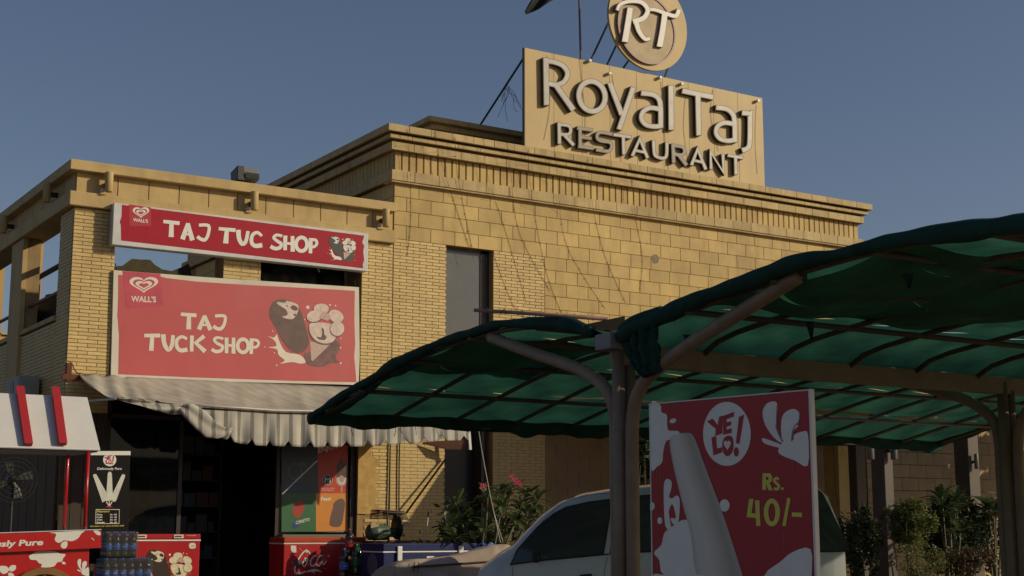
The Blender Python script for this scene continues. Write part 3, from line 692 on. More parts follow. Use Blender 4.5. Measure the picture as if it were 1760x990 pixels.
# ================================================================== AWNING
aw = thing('awning', 'faded striped canvas awning with scalloped valance over the shop front', 'awning')
def stripes(name, rot=0, strength=1, freq=5.0, base=(.52, .49, .43), dk=(.215, .21, .185)):
    m = bpy.data.materials.new(name); m.use_nodes = True; n = m.node_tree; L = n.links
    b = n.nodes['Principled BSDF']; b.inputs['Roughness'].default_value = .85
    g0 = n.nodes.new('ShaderNodeNewGeometry'); g = n.nodes.new('ShaderNodeVectorMath'); g.operation = 'DOT_PRODUCT'; L.new(g0.outputs['Position'], g.inputs[0]); g.inputs[1].default_value = (freq, rot, 0)
    ml = n.nodes.new('ShaderNodeMath'); ml.operation = 'FRACT'; L.new(g.outputs['Value'], ml.inputs[0])
    cr = n.nodes.new('ShaderNodeValToRGB'); cr.color_ramp.interpolation = 'CONSTANT'; el = cr.color_ramp.elements
    el[0].position = 0; el[0].color = (*base, 1); el[1].position = .28; el[1].color = (*dk, 1)
    for p, c_ in ((.58, base), (.66, (.30, .29, .26)), (.69, (.62, .61, .57)), (.73, (.30, .29, .26)), (.76, (.62, .61, .57)), (.80, (.34, .33, .29)), (.83, base)):
        e = el.new(p); e.color = (*c_, 1)
    L.new(ml.outputs[0], cr.inputs[0])
    nz = n.nodes.new('ShaderNodeTexNoise'); nz.inputs['Scale'].default_value = 3; nz.inputs['Detail'].default_value = 6
    gg = n.nodes.new('ShaderNodeNewGeometry'); L.new(gg.outputs['Position'], nz.inputs['Vector'])
    mr = n.nodes.new('ShaderNodeMapRange'); mr.inputs[1].default_value = .3; mr.inputs[2].default_value = .75; mr.inputs[3].default_value = .8; mr.inputs[4].default_value = 1.12; L.new(nz.outputs['Fac'], mr.inputs[0])
    mx = n.nodes.new('ShaderNodeMixRGB'); mx.blend_type = 'MULTIPLY'; mx.inputs[0].default_value = 1
    m2 = n.nodes.new('ShaderNodeMixRGB'); m2.inputs[0].default_value = strength; m2.inputs[1].default_value = (*base, 1); L.new(cr.outputs[0], m2.inputs[2])
    L.new(m2.outputs[0], mx.inputs[1]); L.new(mr.outputs[0], mx.inputs[2]); L.new(mx.outputs[0], b.inputs['Base Color'])
    t = n.nodes.new('ShaderNodeBsdfTranslucent'); L.new(mx.outputs[0], t.inputs[0]); a = n.nodes.new('ShaderNodeMixShader'); a.inputs[0].default_value = .12
    L.new(b.outputs[0], a.inputs[1]); L.new(t.outputs[0], a.inputs[2]); L.new(a.outputs[0], n.nodes['Material Output'].inputs[0]); return m
def lerp_curve(pts, x):
    if x <= pts[0][0]: return pts[0][1]
    for (a, ya), (b, yb) in zip(pts, pts[1:]):
        if x <= b: t = (x-a)/(b-a); return ya+(yb-ya)*t
    return pts[-1][1]
AWY = 19.4
railc = [(200, 684), (262, 689), (329, 698), (420, 703), (477, 707), (545, 708), (640, 717), (801, 731)]
botc = [(200, 686), (225, 694), (262, 706), (300, 713), (325, 712), (345, 728), (372, 748), (400, 760), (440, 766), (545, 769), (640, 767), (700, 763), (758, 758), (801, 757)]
NX = 480; us = []; rows = [[] for _ in range(12)]
for i in range(NX+1):
    px_ = 200+601*i/NX; t_ = lerp_curve(railc, px_); b_ = lerp_curve(botc, px_)
    A = onY(px_, t_, AWY); Bz = onY(px_, b_, AWY).z
    full = min(1, max(.25, (b_-t_)/45))
    # zig-zag notches
    ph = (px_-18) % 33.0; notch = max(0, 1-abs(ph-16.5)/5.2)*.075 if px_ > 342 else 0
    for j in range(12):
        s_ = j/11; z = A.z+(Bz+notch-A.z)*s_
        y = AWY-.015-.05*s_*(.6+.4*math.sin(px_*.11))*math.sin(px_*.19+.5*math.sin(px_*.05))*full-.02*s_
        if px_ < 345: y += .05*math.sin(s_*5+px_*.05)
        rows[j].append((A.x+.02*s_*math.sin(px_*.07+s_*2), y, z))
vb = MB().grid(rows); vo = vb.build('valance', stripes('striped canvas'), aw, True)
so = vo.modifiers.new('s', 'SOLIDIFY'); so.thickness = .004
# torn strip lying over the valance at its left
rows = []
for (cx_, cy_, wd) in [(312, 700, 6), (325, 706, 12), (345, 722, 15), (362, 738, 14), (380, 744, 10), (398, 742, 6)]:
    rows.append([onY(cx_+wd*.6*s, cy_-wd*s, AWY-.085-.015*math.sin(s*5+cx_)) for s in (-1, -.75, -.5, -.25, 0, .25, .5, .75, 1)])
t = MB().grid(rows); to = t.build('torn_strip', vo.data.materials[0], aw, True)
to.modifiers.new('s', 'SOLIDIFY').thickness = .004
# roof canvas: wall edge to rail
rows = []; uu = []
for i in range(121):
    t_ = i/120
    px_ = 200+601*t_; A = onY(px_, lerp_curve(railc, px_), AWY)
    W0 = Vector((5.74+(11.42-5.74)*t_, FY-.035, 3.60+.05*t_))
    r = []
    for j in range(15):
        s_ = j/14; p = W0.lerp(Vector((A.x, AWY, A.z)), s_)
        p.z -= .10*math.sin(s_*math.pi)*(.7+.3*math.sin(i*.13)); p.z += .020*(1-abs(math.sin(i*.30+s_*2.2)))**2*math.sin(s_*math.pi)**.5+.016*math.sin(i*.17-s_*3)*math.sin(s_*math.pi)
        if t_ < .12: p.z -= .02*math.sin(s_*9+i)
        r.append(p)
    rows.append(r)
cv = MB().grid(rows).build('canvas', stripes('faded top canvas', 3.2, .26, 4.2, (.50, .47, .40), (.30, .28, .24)), aw, True)
cv.modifiers.new('s', 'SOLIDIFY').thickness = .004
MB().tube([onY(p[0], p[1]+2.5, AWY-.03) for p in railc if p[0] > 320], .013, 8).build('rail_shadow_line', flat('rail shadow brown', (.03, .02, .018), .7), aw, True)  # dark tube along the rail draws the shadow under the canvas edge
MB().tube([onY(p[0], p[1]-1.5, AWY-.02) for p in railc if p[0] > 320], .014, 8).build('piped_hem', M_cream, aw, True)
RA = onY(801, 731, AWY); LA = onY(200, 684, AWY)
MB().tube([(5.80, FY-.02, 3.2), LA+Vector((0, .02, -.01))], .016, 6).build('folding_arm', M_greyw, aw)
mat('red brown timber', (.13, .05, .03), .6, .2, 6)
MB().prism([onY(726, 763, 20.70), onY(799, 758, 20.45), onY(809, 773, 20.45), onY(766, 772, 20.55)], (0, .0, .03)).build('end_board', MC['red brown timber'], aw)
MB().prism([onY(804, 731, 20.40), onY(808, 731, 20.40), onY(811, 773, 20.40), onY(807, 773, 20.40)], (0, .03, 0)).build('end_trim', M_greyw, aw)
# corroded steel bracket on the left pier with a crack
cb = thing('wall_bracket', 'rusty steel bracket in a broken patch at the foot of the left brick pier', 'bracket')
p = onY(119, 636, FY-.03)
MB().box((p.x-.04, p.y-.03, p.z-.16), (p.x+.03, p.y+.02, p.z+.1)).build('plate', flat('rust', (.12, .035, .015), .8), cb)
MB().box((p.x-.1, p.y-.035, p.z-.14), (p.x+.16, p.y+.0, p.z-.06)).build('arm', flat('rust', (.12, .035, .015), .8), cb)
cr_ = MB().tube([PY(FY-.014)(*q) for q in ((111, 622), (118, 620), (124, 624), (128, 634), (132, 640), (142, 642), (152, 646), (185, 650))], .006, 5).build('crack', M_mortar, shop)

# ================================================================== POSTERS in the shop window
zw = Sk(PY(FY+.10), 4.306, 470, 760)
po = thing('window_poster', 'four-colour ice cream poster sheet in the shop window right of the doorway', 'poster')
def quad(sk, nm, L_, m, off=0, par=po): return sk.flat(nm, [L_], m, off, par)
MB().prism([zw.P(p, -.012) for p in [(60, 20), (552, 20), (552, 665), (60, 665)]], (0, .01, 0)).build('backing', M_white, po)
quad(zw, 'blue_field', [(60, 20), (325, 20), (335, 378), (60, 378)], flat('slate blue print', (.03, .06, .085), .4), .001)
quad(zw, 'red_field', [(325, 20), (552, 20), (548, 378), (335, 378)], flat('tomato red print', (.50, .045, .02), .4), .001)
quad(zw, 'green_field', [(60, 378), (315, 378), (315, 662), (60, 662)], flat('leaf green print', (.035, .14, .06), .4), .001)
quad(zw, 'orange_field', [(315, 378), (548, 378), (548, 655), (315, 662)], flat('orange print', (.62, .25, .045), .4), .001)
zw.flat('chocolate_stick', [smooth([(468, 230), (466, 180), (495, 130), (500, 95), (508, 130), (540, 170), (545, 230), (540, 270), (505, 245), (470, 265)], 4)], M_choc, .0025, po)
zw.flat('stick_base', [smooth([(465, 262), (505, 240), (545, 262), (542, 305), (505, 328), (468, 305)], 4)], flat('grey pink print', (.45, .30, .28), .4), .002, po)
zw.flat('stick_waves', [(ribbon(S_([(478-k*2, 262), (486, 290+k*6), (505, 300+k*6), (524, 290+k*6), (532+k*2, 262)], 4), 4), []) for k in range(3)], M_white, .003, po)
zw.flat('stick', [[(498, 330), (512, 330), (512, 372), (498, 372)]], flat('grey pink print', (.45, .30, .28), .4), .002, po)
zw.flat('round_logo', [ell(400, 278, 42, 42)], M_chocd, .002, po)
zw.flat('logo_ring', [ring(400, 278, 37, 37, 3)], M_white, .003, po)
text(zw, 'M', (380, 298), (424, 298), 40, M_white, .0035, po)
text(zw, 'CHOCOLATE &', (350, 347), (452, 347), 10, M_cream, .0025, po)
text(zw, 'STRAWBERRY', (356, 361), (448, 361), 9, M_cream, .0025, po)
text(zw, 'ENJOY', (330, 80), (484, 40), 34, M_white, .003, po, bold=.03)
text(zw, 'Feast', (350, 432), (428, 430), 26, M_white, .0025, po, bold=.03, shear=.2)
zw.flat('chocolate_bar', [smooth([(440, 490), (448, 450), (490, 418), (520, 425), (530, 460), (515, 560), (500, 615), (470, 628), (430, 622), (415, 600), (425, 540)], 4)], flat('printed plum', (.14, .085, .08), .4), .0025, po)
zw.flat('red_fruit', [smooth([(140, 500), (160, 450), (200, 430), (230, 460), (220, 520), (180, 560), (150, 545)], 4)], flat('printed berry', (.35, .05, .03), .4), .0025, po)
zw.flat('blue_blot', [smooth([(140, 600), (185, 585), (180, 630), (140, 640)], 4)], flat('printed blue', (.03, .06, .2), .4), .002, po)
text(zw, 'CORNETTO', (165, 608), (268, 582), 24, M_white, .003, po, bold=.02, shear=.2)
zw.flat('mushroom_picture', [ring(160, 215, 50, 55, 14), ell(220, 160, 30, 14, 20)], flat('printed steel blue', (.08, .11, .13), .4), .0025, po)
MB().box((8.99, FY+.112, 1.30), (10.18, FY+.118, 3.0)).build('window_glass', glass('poster glass', (.01, .012, .012), .75), shop)
MB().box((8.99, FY-.05, 1.24), (10.2, FY+.11, 1.30)).build('window_ledge', mat('dusty ledge', (.16, .17, .13), .7), shop)
rod = MB().tube([onY(545, 792, 20.2), onY(485, 849, 20.4)], .012, 6).build('awning_rod', M_greyw); tag(rod, 'thin pale crank rod leaning across the window posters', 'rod')

# interior goods faintly seen
sh = thing('shelf_rack', 'dim shelf rack with packets inside the dark shop behind the chest freezer', 'shelf')
g = MB()
for k in range(5): g.box((6.35, 22.6, .9+k*.42), (8.7, 22.95, .93+k*.42))
for xx in (6.35, 7.5, 8.67): g.box((xx, 22.6, .36), (xx+.03, 22.95, 3.0))
g.build('shelf', flat('dark shelf steel', (.05, .05, .05), .5), sh)
for k in range(5):
    x = 6.4
    while x < 8.55:
        wd = random.uniform(.08, .2); hh = random.uniform(.12, .30)
        if random.random() < .8: MB().box((x, 22.62, .932+k*.42), (x+wd, 22.85, .932+k*.42+hh)).build('packet', flat('packet %d' % random.randint(0, 5), random.choice([(.10, .03, .02), (.12, .12, .11), (.03, .06, .09), (.11, .08, .02), (.03, .07, .04), (.07, .07, .07)]), .5), sh)
        x += wd+.02
db = thing('door_cabinet', 'dark cabinet in the far corner of the shop doorway', 'cabinet')
MB().box((8.0, 23.3, .36), (8.75, 23.9, 1.5)).build('carcass', flat('dark varnish', (.05, .02, .015), .5), db)
MB().box((8.05, 23.28, .45), (8.7, 23.298, 1.4)).build('door', glass('cabinet glass', (.03, .05, .07), .3), db)

# ================================================================== CHEST FREEZER red, left
M_fred = flat('freezer red paint', (.40, .012, .016), .3, coat=.3)
def chest(nm, label, x0, x1, y0, y1, z0, z1, m, lidm, trim, par_label='freezer', lid=.10):
    t = thing(nm, label, par_label)
    bevel(MB().box((x0, y0, z0+.03), (x1, y1, z1-lid-.012)).build('body', m, t), .012)
    bevel(MB().box((x0-.006, y0-.012, z1-lid-.012), (x1+.006, y1+.005, z1-lid+.008)).build('trim', trim, t), .003)
    bevel(MB().box((x0-.004, y0-.008, z1-lid+.009), (x1+.004, y1+.004, z1)).build('lid', lidm, t), .015)
    for fx in (x0+.06, x1-.1):
        for fy in (y0+.05, y1-.09): MB().box((fx, fy, z0), (fx+.04, fy+.04, z0+.03)).build('foot', M_black, t)
    return t
fz = chest('chest_freezer', 'red ice cream chest freezer with cornet picture left of the shop doorway', 5.86, 7.14, 19.3, 19.95, .36, 1.318, M_fred, M_fred, M_white, lid=.085)
zf = Sk(PY(19.3), 4.305, 150, 760)
for a in (368, 640): 
    MB().prism([zf.P(p, .010) for p in [(a, 684), (a+70, 684), (a+70, 710), (a, 710)]], (0, -.012, 0)).build('handle', M_cream, fz)
    zf.flat('handle_slot', [[(a+8, 692), (a+60, 692), (a+60, 702), (a+8, 702)]], M_chocd, .024, fz)
zf.flat('notice', [smooth([(755, 752), (775, 746), (800, 750), (802, 780), (785, 788), (756, 783)], 2)], M_cream, .003, fz)
text(zf, 'Lets', (768, 774), (794, 770), 12, M_choc, .0045, fz)
text(zf, 'FREEZER', (735, 694), (808, 694), 7, M_cream, .0105, fz)
Fz = lambda p: (438+(p[0]-160)*.72, 800+(p[1]-315)*.72)
ice_picture(zf, Fz, fz, M_chocd, mat('printed butter cream', (.66, .60, .42), .4, .25, 30), mat('printed caramel', (.30, .13, .04), .4, .3, 30), .003, M_white)
zf.flat('logo_swirl', [ring(365, 920, 34, 40, 12)], M_white, .003, fz)

# ================================================================== COLA CHEST COOLER
ck = chest('cola_cooler', 'red cola chest cooler with white script lettering under the window posters', 8.70, 10.05, 20.0, 20.55, .36, 1.262, flat('cola red paint', (.42, .014, .018), .35, coat=.2), flat('cola lid red', (.45, .05, .02), .35), M_cream, 'cooler', lid=.09)
zk = Sk(PY(20.0), 4.306, 470, 760)
script = [(S_([(265, 818), (240, 800), (195, 850), (160, 925), (165, 965), (200, 972), (235, 955)], 5), (6, 13)), (S_([(238, 812), (262, 812), (272, 832)], 4), (10, 5)),
 (S_([(230, 865), (215, 905), (232, 918), (248, 890), (252, 862), (235, 862), (226, 880)], 4), (8, 10)), (S_([(318, 848), (305, 840), (280, 868), (274, 905), (290, 916), (322, 892)], 4), (7, 11)),
 (S_([(362, 845), (350, 838), (325, 870), (320, 905), (335, 915), (358, 885), (372, 845), (362, 890), (372, 905), (392, 880)], 4), (8, 9)), (S_([(300, 855), (292, 852)], 3), 4), (S_([(398, 845), (410, 838), (408, 852)], 3), 5)]
zk.flat('script_lettering', [(ribbon(p, w_), []) for p, w_ in script], M_white, .003, ck)
zk.flat('wave_ribbon', [smooth([(238, 962), (280, 942), (320, 940), (360, 962), (330, 955), (300, 962), (312, 985), (285, 960)], 4)], M_white, .003, ck)
zk.flat('sticker', [[(128, 764), (168, 766), (170, 815), (146, 820), (130, 800)]], M_cream, .003, ck)
zk.flat('scratches', [ell(280+random.uniform(-160, 130), 870+random.uniform(-90, 110), random.uniform(1, 4), random.uniform(1, 5), 6) for _ in range(45)], M_cream, .004, ck)
zk.flat('torn_sticker', [smooth([(150, 890), (175, 860), (190, 880), (215, 885), (200, 915), (170, 922)], 2)], flat('grime', (.05, .06, .05), .7), .0042, ck)

# ================================================================== BLUE ICE BOX
ib = thing('ice_box', 'long dark blue ice box with white latches in front of the brick pier', 'ice box')
bx0, bx1, by0, by1, bt = 9.48, 11.02, 18.3, 19.0, 1.178
M_blue = mat('dark blue plastic', (.010, .018, .10), .5, .15, 4, spec=.25)
bevel(MB().box((bx0, by0, .36), (bx1, by1, bt-.125)).build('body', M_blue, ib), .015)
bevel(MB().box((bx0-.012, by0-.014, bt-.125), (bx1+.012, by1+.01, bt-.105)).build('white_seal', M_white, ib), .003)
bevel(MB().box((bx0-.008, by0-.01, bt-.1049), (bx1+.008, by1+.008, bt)).build('lid', M_blue, ib), .012)
for xx in (9.69, 10.70):
    bevel(MB().box((xx, by0-.04, bt-.24), (xx+.075, by0-.012, bt-.035)).build('latch', M_white, ib), .008)
MB().box((10.18, by0-.006, bt-.22), (10.30, by0-.001, bt-.18)).build('badge', M_white, ib)
MB().lathe((0, 0, 0), [(.001, 0), (.16, .0), (.16, .01), (.001, .011)], 24).build('side_disc', flat('grey blue disc', (.08, .09, .14), .5), ib).matrix_local = Matrix.Translation((bx0-.001, 18.62, .88)) @ Matrix.Rotation(-math.pi/2, 4, 'Y')

# ================================================================== BOTTLES
def make_bottle(label, cola, lab, cap, grp, loc, em=None):
    t = thing('soda_bottle', label, 'bottle', grp, loc)
    prof = [(.040, 0), (.050, .012), (.051, .05), (.048, .07), (.051, .10), (.051, .18), (.046, .20), (.050, .215), (.049, .235), (.036, .27), (.016, .295), (.0145, .308)]
    MB().lathe((0, 0, 0), prof, 14).build('bottle_body', cola, t, True)
    MB().lathe((0, 0, 0), [(.0525, .105), (.0528, .106), (.0528, .180), (.0525, .181)], 14).build('label', lab, t, True)
    MB().lathe((0, 0, 0), [(.018, .305), (.018, .328), (.015, .331)], 10).build('cap', cap, t, True)
    if em:
        a = MB(); b = MB(); c = MB()
        for mb, lo, hi in ((a, .30, 1.0), (b, -1.0, -.30), (c, -.18, .18)):
            rr = .021; P = []
            N = 12; top = [( (i/N*2-1), min(1, hi)) for i in range(N+1)]
            pts = [(x_, min(hi, max(lo, math.sqrt(max(0, 1-x_*x_))))) for x_, _ in top]; pb_ = [(x_, max(lo, min(hi, -math.sqrt(max(0, 1-x_*x_))))) for x_, _ in top]
            ring_ = [p for p in pts+pb_[::-1]]
            ok = [p for p in ring_ if p[0]**2+p[1]**2 <= 1.0001 and lo-1e-6 <= p[1] <= hi+1e-6]
            loop = []
            for p in ok:
                ang = -math.pi/2-.45+(p[0]*rr)/.0536; q = (.0536*math.cos(ang), .0536*math.sin(ang), .143+p[1]*rr+p[0]*rr*.15)
                if not loop or (Vector(q)-Vector(loop[-1])).length > 1e-5: loop.append(q)
            if len(loop) > 3: mb.add(loop, [tuple(range(len(loop)))])
        a.build('emblem_top', flat('emblem red', (.5, .02, .03), .4), t); b.build('emblem_base', flat('emblem blue', (.02, .08, .5), .4), t); c.build('emblem_band', M_white, t)
    return t
M_cola = mat('dark cola in plastic', (.012, .008, .007), .08, .1, 5, spec=.7, coat=.6)
M_blab = flat('blue bottle label', (.01, .10, .42), .35)
M_bcap = flat('blue bottle cap', (.02, .10, .40), .4)
GR = 'shrink-wrapped cola bottles stacked beside the ice cream cart'
proto = None; lay = []
names = {0: 'lowest', 1: 'lower', 2: 'upper'}
for lv, (z, xs, ys) in enumerate(((.36, 7, 3), (.69, 6, 3), (1.02, 4, 2))):
    for i in range(xs):
        for j in range(ys):
            x = 5.555+i*.106 if lv < 2 else 5.60+i*.106; y = 18.35+j*.112+(.0 if lv < 2 else .11)
            o = make_bottle('x', M_cola, M_blab, M_bcap, GR, (x, y, z), True) if proto is None else copy_tree(proto)
            if proto is None: proto = o
            o.location = (x, y, z); o.rotation_euler.z = random.uniform(-.5, .5)
            row = ('front', 'middle', 'back')[j]
            side_ = ['first', 'second', 'third', 'fourth', 'fifth', 'sixth', 'seventh', 'eighth'][i]
            o['label'] = 'cola bottle with blue label, %s from left, %s row, %s layer of the stack' % (side_, row, names[lv])
# shrink wrap
M_wrap = glass('shrink wrap', (.5, .5, .5), .93, .12)
for nm_, (a, b) in {'lower': ((5.495, 18.285, .68), (6.15, 18.635, 1.022)), 'upper': ((5.54, 18.395, 1.0225), (5.98, 18.635, 1.36))}.items():
    q = MB(); q.box(a, b)
    tag(bevel(q.build('plastic_wrap', M_wrap), .03, 3), 'clear shrink wrap film round the %s layer of cola bottles' % nm_, 'plastic wrap')
# two big bottles in front of the cola cooler and one on its lid
M_green = mat('green plastic bottle', (.01, .05, .02), .08, .1, 5, spec=.7, coat=.6)
b1 = make_bottle('single cola bottle with bright blue label in front of the red cola cooler', M_cola, flat('bright blue label', (.02, .16, .55), .4), M_bcap, 'loose bottles by the cola cooler', (9.30, 19.2, .66), True); b1.scale = (1.35, 1.35, 1.35); b1.rotation_euler.z = .35
b2 = make_bottle('green lemon soda bottle right of the blue labelled one by the cooler', M_green, flat('green label', (.02, .14, .05), .4), flat('green cap', (.02, .2, .05), .4), 'loose bottles by the cola cooler', (9.50, 19.2, .72)); b2.scale = (1.35, 1.35, 1.35)
b3 = make_bottle('green bottle at the back, half hidden beside the blue ice box', M_green, flat('green label', (.02, .14, .05), .4), flat('green cap', (.02, .2, .05), .4), 'loose bottles by the cola cooler', (9.60, 19.34, .72)); b3.scale = (1.35, 1.35, 1.35)
b4 = make_bottle('red labelled cola bottle standing highest behind the green bottles', M_cola, flat('red label', (.4, .02, .02), .4), flat('red cap', (.4, .02, .02), .4), 'loose bottles by the cola cooler', (9.50, 19.45, .99)); b4.scale = (1.2, 1.2, 1.2)
st = thing('bottle_crate', 'brown plastic crate under the loose bottles by the cola cooler', 'crate')
bevel(MB().box((9.16, 19.05, .36), (9.72, 19.35, .66)).build('crate_front', flat('brown crate', (.13, .05, .03), .6), st), .01)
MB().box((9.42, 19.351, .36), (9.72, 19.6, .99)).build('crate_back', flat('brown crate', (.13, .05, .03), .6), st)
MB().box((9.42, 19.05, .661), (9.72, 19.35, .72)).build('crate_tray', flat('brown crate', (.13, .05, .03), .6), st)

# ================================================================== BLACK ROLL-UP POSTER
ru = thing('standing_banner', 'tall narrow black banner with three white kulfi bars beside the ice cream cart', 'banner')
zr = Sk(PY(19.6), 4.305, 150, 760)
MB().prism([zr.P(p) for p in [(8, 92), (318, 92), (298, 900), (2, 900)]], (0, .012, 0)).build('sheet', flat('black vinyl', (.010, .010, .011), .5, spec=.12), ru)
MB().prism([zr.P(p, .01) for p in [(26, 66), (320, 66), (320, 96), (26, 96)]], (0, .03, 0)).build('top_rail', M_white, ru)
MB().box((5.62, 19.63, .36), (5.66, 19.66, 2.42)).build('back_pole', M_greyw, ru)
bevel(MB().box((5.55, 19.5, .362), (6.3, 19.75, .42)).build('base', M_black, ru), .01)
zr.flat('logo_disc', [ell(166, 130, 49, 48)], M_white, .002, ru)
YL = lambda F: [(ribbon([F(p) for p in pts], w_), []) for pts, w_ in F.st]
def yelo(sk, F, sc, m, off, par, hm):
    g = lambda L_: [F(p) for p in L_]
    Y_ = [(345, 193), (375, 178), (400, 212), (408, 168), (428, 162), (424, 255), (388, 268), (390, 232)]
    E_ = [(428, 165), (486, 143), (484, 168), (446, 182), (446, 198), (470, 192), (470, 212), (446, 220), (446, 236), (474, 228), (472, 252), (428, 262)]
    L_ = [(368, 276), (392, 268), (396, 332), (424, 326), (424, 352), (378, 368)]
    O_ = smooth([(430, 285), (448, 268), (474, 272), (482, 310), (476, 350), (452, 372), (432, 358), (424, 320)], 4)
    X_ = [(510, 170), (536, 158), (512, 310), (494, 304)]
    sk.flat('lettering', [g(Y_), g(E_), g(L_), g(O_), g(X_), g(ell(496, 350, 13, 24, 16))], m, off, par)
    sk.flat('heart', [g(heart(450, 318, 18, 26))], hm, off+.002, par)
M_yred = flat('dark print red', (.36, .010, .018), .45)
yelo(zr, lambda p: (166+(p[0]-448)*.40, 130+(p[1]-257)*.30), 1, M_red, .0035, ru, M_white)
text(zr, 'Deliciously Pure', (72, 204), (255, 204), 18, M_white, .002, ru, bold=.02, shear=.2)
for L_ in ([(42, 245), (50, 236), (66, 236), (74, 250), (140, 370), (140, 430), (112, 446)], [(152, 232), (160, 219), (176, 220), (182, 235), (190, 430), (138, 436), (140, 400)], [(252, 248), (262, 236), (278, 240), (280, 252), (214, 432), (204, 441), (186, 438), (188, 380)]):
    zr.flat('kulfi_bar', [L_], mat('printed kulfi', (.60, .62, .55), .45, .12, 8), .002+random.uniform(0, .0008), ru)
zr.flat('sticks', [(ribbon(p, 7), []) for p in ([(140, 440), (160, 470)], [(163, 436), (163, 472)], [(184, 440), (166, 470)])], M_cream, .002, ru)
zr.flat('red_ribbon', [ell(162, 478, 26, 5, 14)], M_red, .003, ru)
bxl = [(64, 496), (239, 496), (237, 604), (58, 604)]; inb = [(67, 500), (236, 500), (234, 600), (61, 600)]
zr.flat('price_frame', [(bxl, [inb])], M_white, .002, ru)
M_yel = flat('yellow print', (.62, .55, .06), .45)
text(zr, 'Flavors', (70, 520), (164, 518), 16, M_yel, .002, ru, bold=.02, shear=.2)
for k, (a, b) in enumerate((('Pista', 'Rs. 50'), ('Kulfa', 'Rs. 40'), ('Diet', 'Rs. 45'), ('Regular', 'Rs. 40'))):
    y = 541+k*19; text(zr, a, (68, y), (68+(44 if a != 'Regular' else 64), y), 11, M_white, .002, ru, bold=.03, shear=.2)
    text(zr, b, (168, y), (218, y), 11, M_white, .002, ru, bold=.03, shear=.2)
text(zr, 'Ask about our range of bars kulfi', (18, 626), (272, 622), 10, M_yel, .002, ru, bold=.02, shear=.2)

# ================================================================== ICE CREAM CART
ct = thing('ice_cream_cart', 'red ice cream cart with white sloping roof and milk splash print at the left edge', 'cart')
CY = 16.0; zc = Sk(PY(CY-.06), 9.778, 0, 890); M_cred = flat('cart red', (.46, .010, .012), .32, coat=.2)
cx1 = onY(172, 908, CY-.06).x; cbx = onY(153, 960, CY).x
bevel(MB().box((2.9, CY, .62), (cbx, CY+.95, 1.255)).build('body', M_cred, ct), .01)
lid_ = [zc.P(p) for p in [(-1800, 320), (0, 255), (1700, 198), (1700, 505), (0, 580), (-1800, 660)]]
MB().prism(lid_, (0, .03, 0)).build('front_panel', M_cred, ct)
MB().box((2.9, CY-.03, 1.30), (cx1-.01, CY+1.0, 1.335)).build('counter_top', M_greyw, ct)
MB().tube([zc.P(p, .004) for p in [(-1800, 318), (0, 254), (1702, 196)]], .005, 6).build('edge_strip', M_greyw, ct)
text(zc, 'Deliciously Pure', (-720, 512), (725, 455), 100, M_white, .003, ct, bold=.035, shear=.15)
zc.flat('milk_splash', [smooth([(830, 250), (940, 242), (1200, 225), (1420, 215), (1370, 260), (1310, 345), (1220, 390), (1140, 385), (1070, 380), (1000, 420), (940, 400), (920, 350), (940, 300), (930, 265)], 4), smooth([(1125, 395), (1132, 460), (1110, 505), (1060, 515), (1020, 475), (1045, 415)], 4), smooth([(1570, 220), (1640, 215), (1690, 250), (1685, 290), (1630, 285)], 4)], M_white, .002, ct)
zc.flat('glint', [[(1530, 335), (1550, 335), (1590, 380), (1575, 380)]], M_greyw, .003, ct)
zb2 = Sk(PY(CY), 9.778, 0, 890)
zb2.flat('milk_splash', [smooth([(490, 640), (560, 600), (640, 560), (900, 560), (1000, 600), (1090, 610), (1095, 640), (1060, 680), (1040, 735), (960, 750), (900, 820), (700, 832), (705, 780), (650, 760), (610, 712), (520, 705), (492, 670)], 3), ell(1072, 760, 34, 22, 16, .3), smooth([(145, 850), (190, 800), (260, 800), (265, 860), (210, 900), (150, 888)], 4),
    smooth([(0, 815), (100, 812), (140, 850), (135, 910), (60, 945), (0, 900)], 3), smooth([(140, 930), (200, 925), (240, 975), (150, 978)], 3)], M_white, .0025, ct)
def splash_hand(sk, F, m, off, par):
    g = lambda L_: [F(p) for p in L_]
    sk.flat('splash', [g(smooth([(632, 150), (650, 105), (685, 90), (708, 105), (705, 180), (700, 230), (735, 300), (700, 285), (650, 220)], 4)), g(smooth([(728, 200), (745, 150), (790, 128), (822, 150), (820, 195), (805, 215), (818, 215), (785, 250), (780, 300), (735, 290)], 4)),
       g(smooth([(630, 290), (640, 280), (740, 318), (735, 332), (650, 310)], 3)), g(smooth([(712, 345), (745, 290), (790, 290), (795, 262), (840, 245), (866, 260), (866, 420), (800, 395), (740, 372)], 3))], m, off, par)
splash_hand(zb2, lambda p: (1300+(p[0]-632)*.83, 690+(p[1]-90)*.93), M_white, .0025, ct)
# wheel
wc = onY(75, 1010, CY-.02); wr_ = .42; wc = Vector((onY(74, 990, CY-.02).x, CY-.05, onY(74, 975, CY).z-wr_))
wh = MB(); N = 40
wh.prism([(wc.x+wr_*math.cos(k*2*math.pi/N), CY-.09, wc.z+wr_*math.sin(k*2*math.pi/N)) for k in range(N)], (0, .06, 0), 0, [[(wc.x+(wr_-.07)*math.cos(k*2*math.pi/N), CY-.09, wc.z+(wr_-.07)*math.sin(k*2*math.pi/N)) for k in range(N)]])
wo = wh.build('wheel', mat('varnished brown wood', (.22, .11, .03), .45, .2, 12), ct)
for k in range(12):
    a = k*math.pi/6+math.pi/2; MB().tube([(wc.x, CY-.06, wc.z), (wc.x+(wr_-.06)*math.cos(a), CY-.06, wc.z+(wr_-.06)*math.sin(a))], .016, 6).build('spoke', MC['varnished brown wood'], wo)
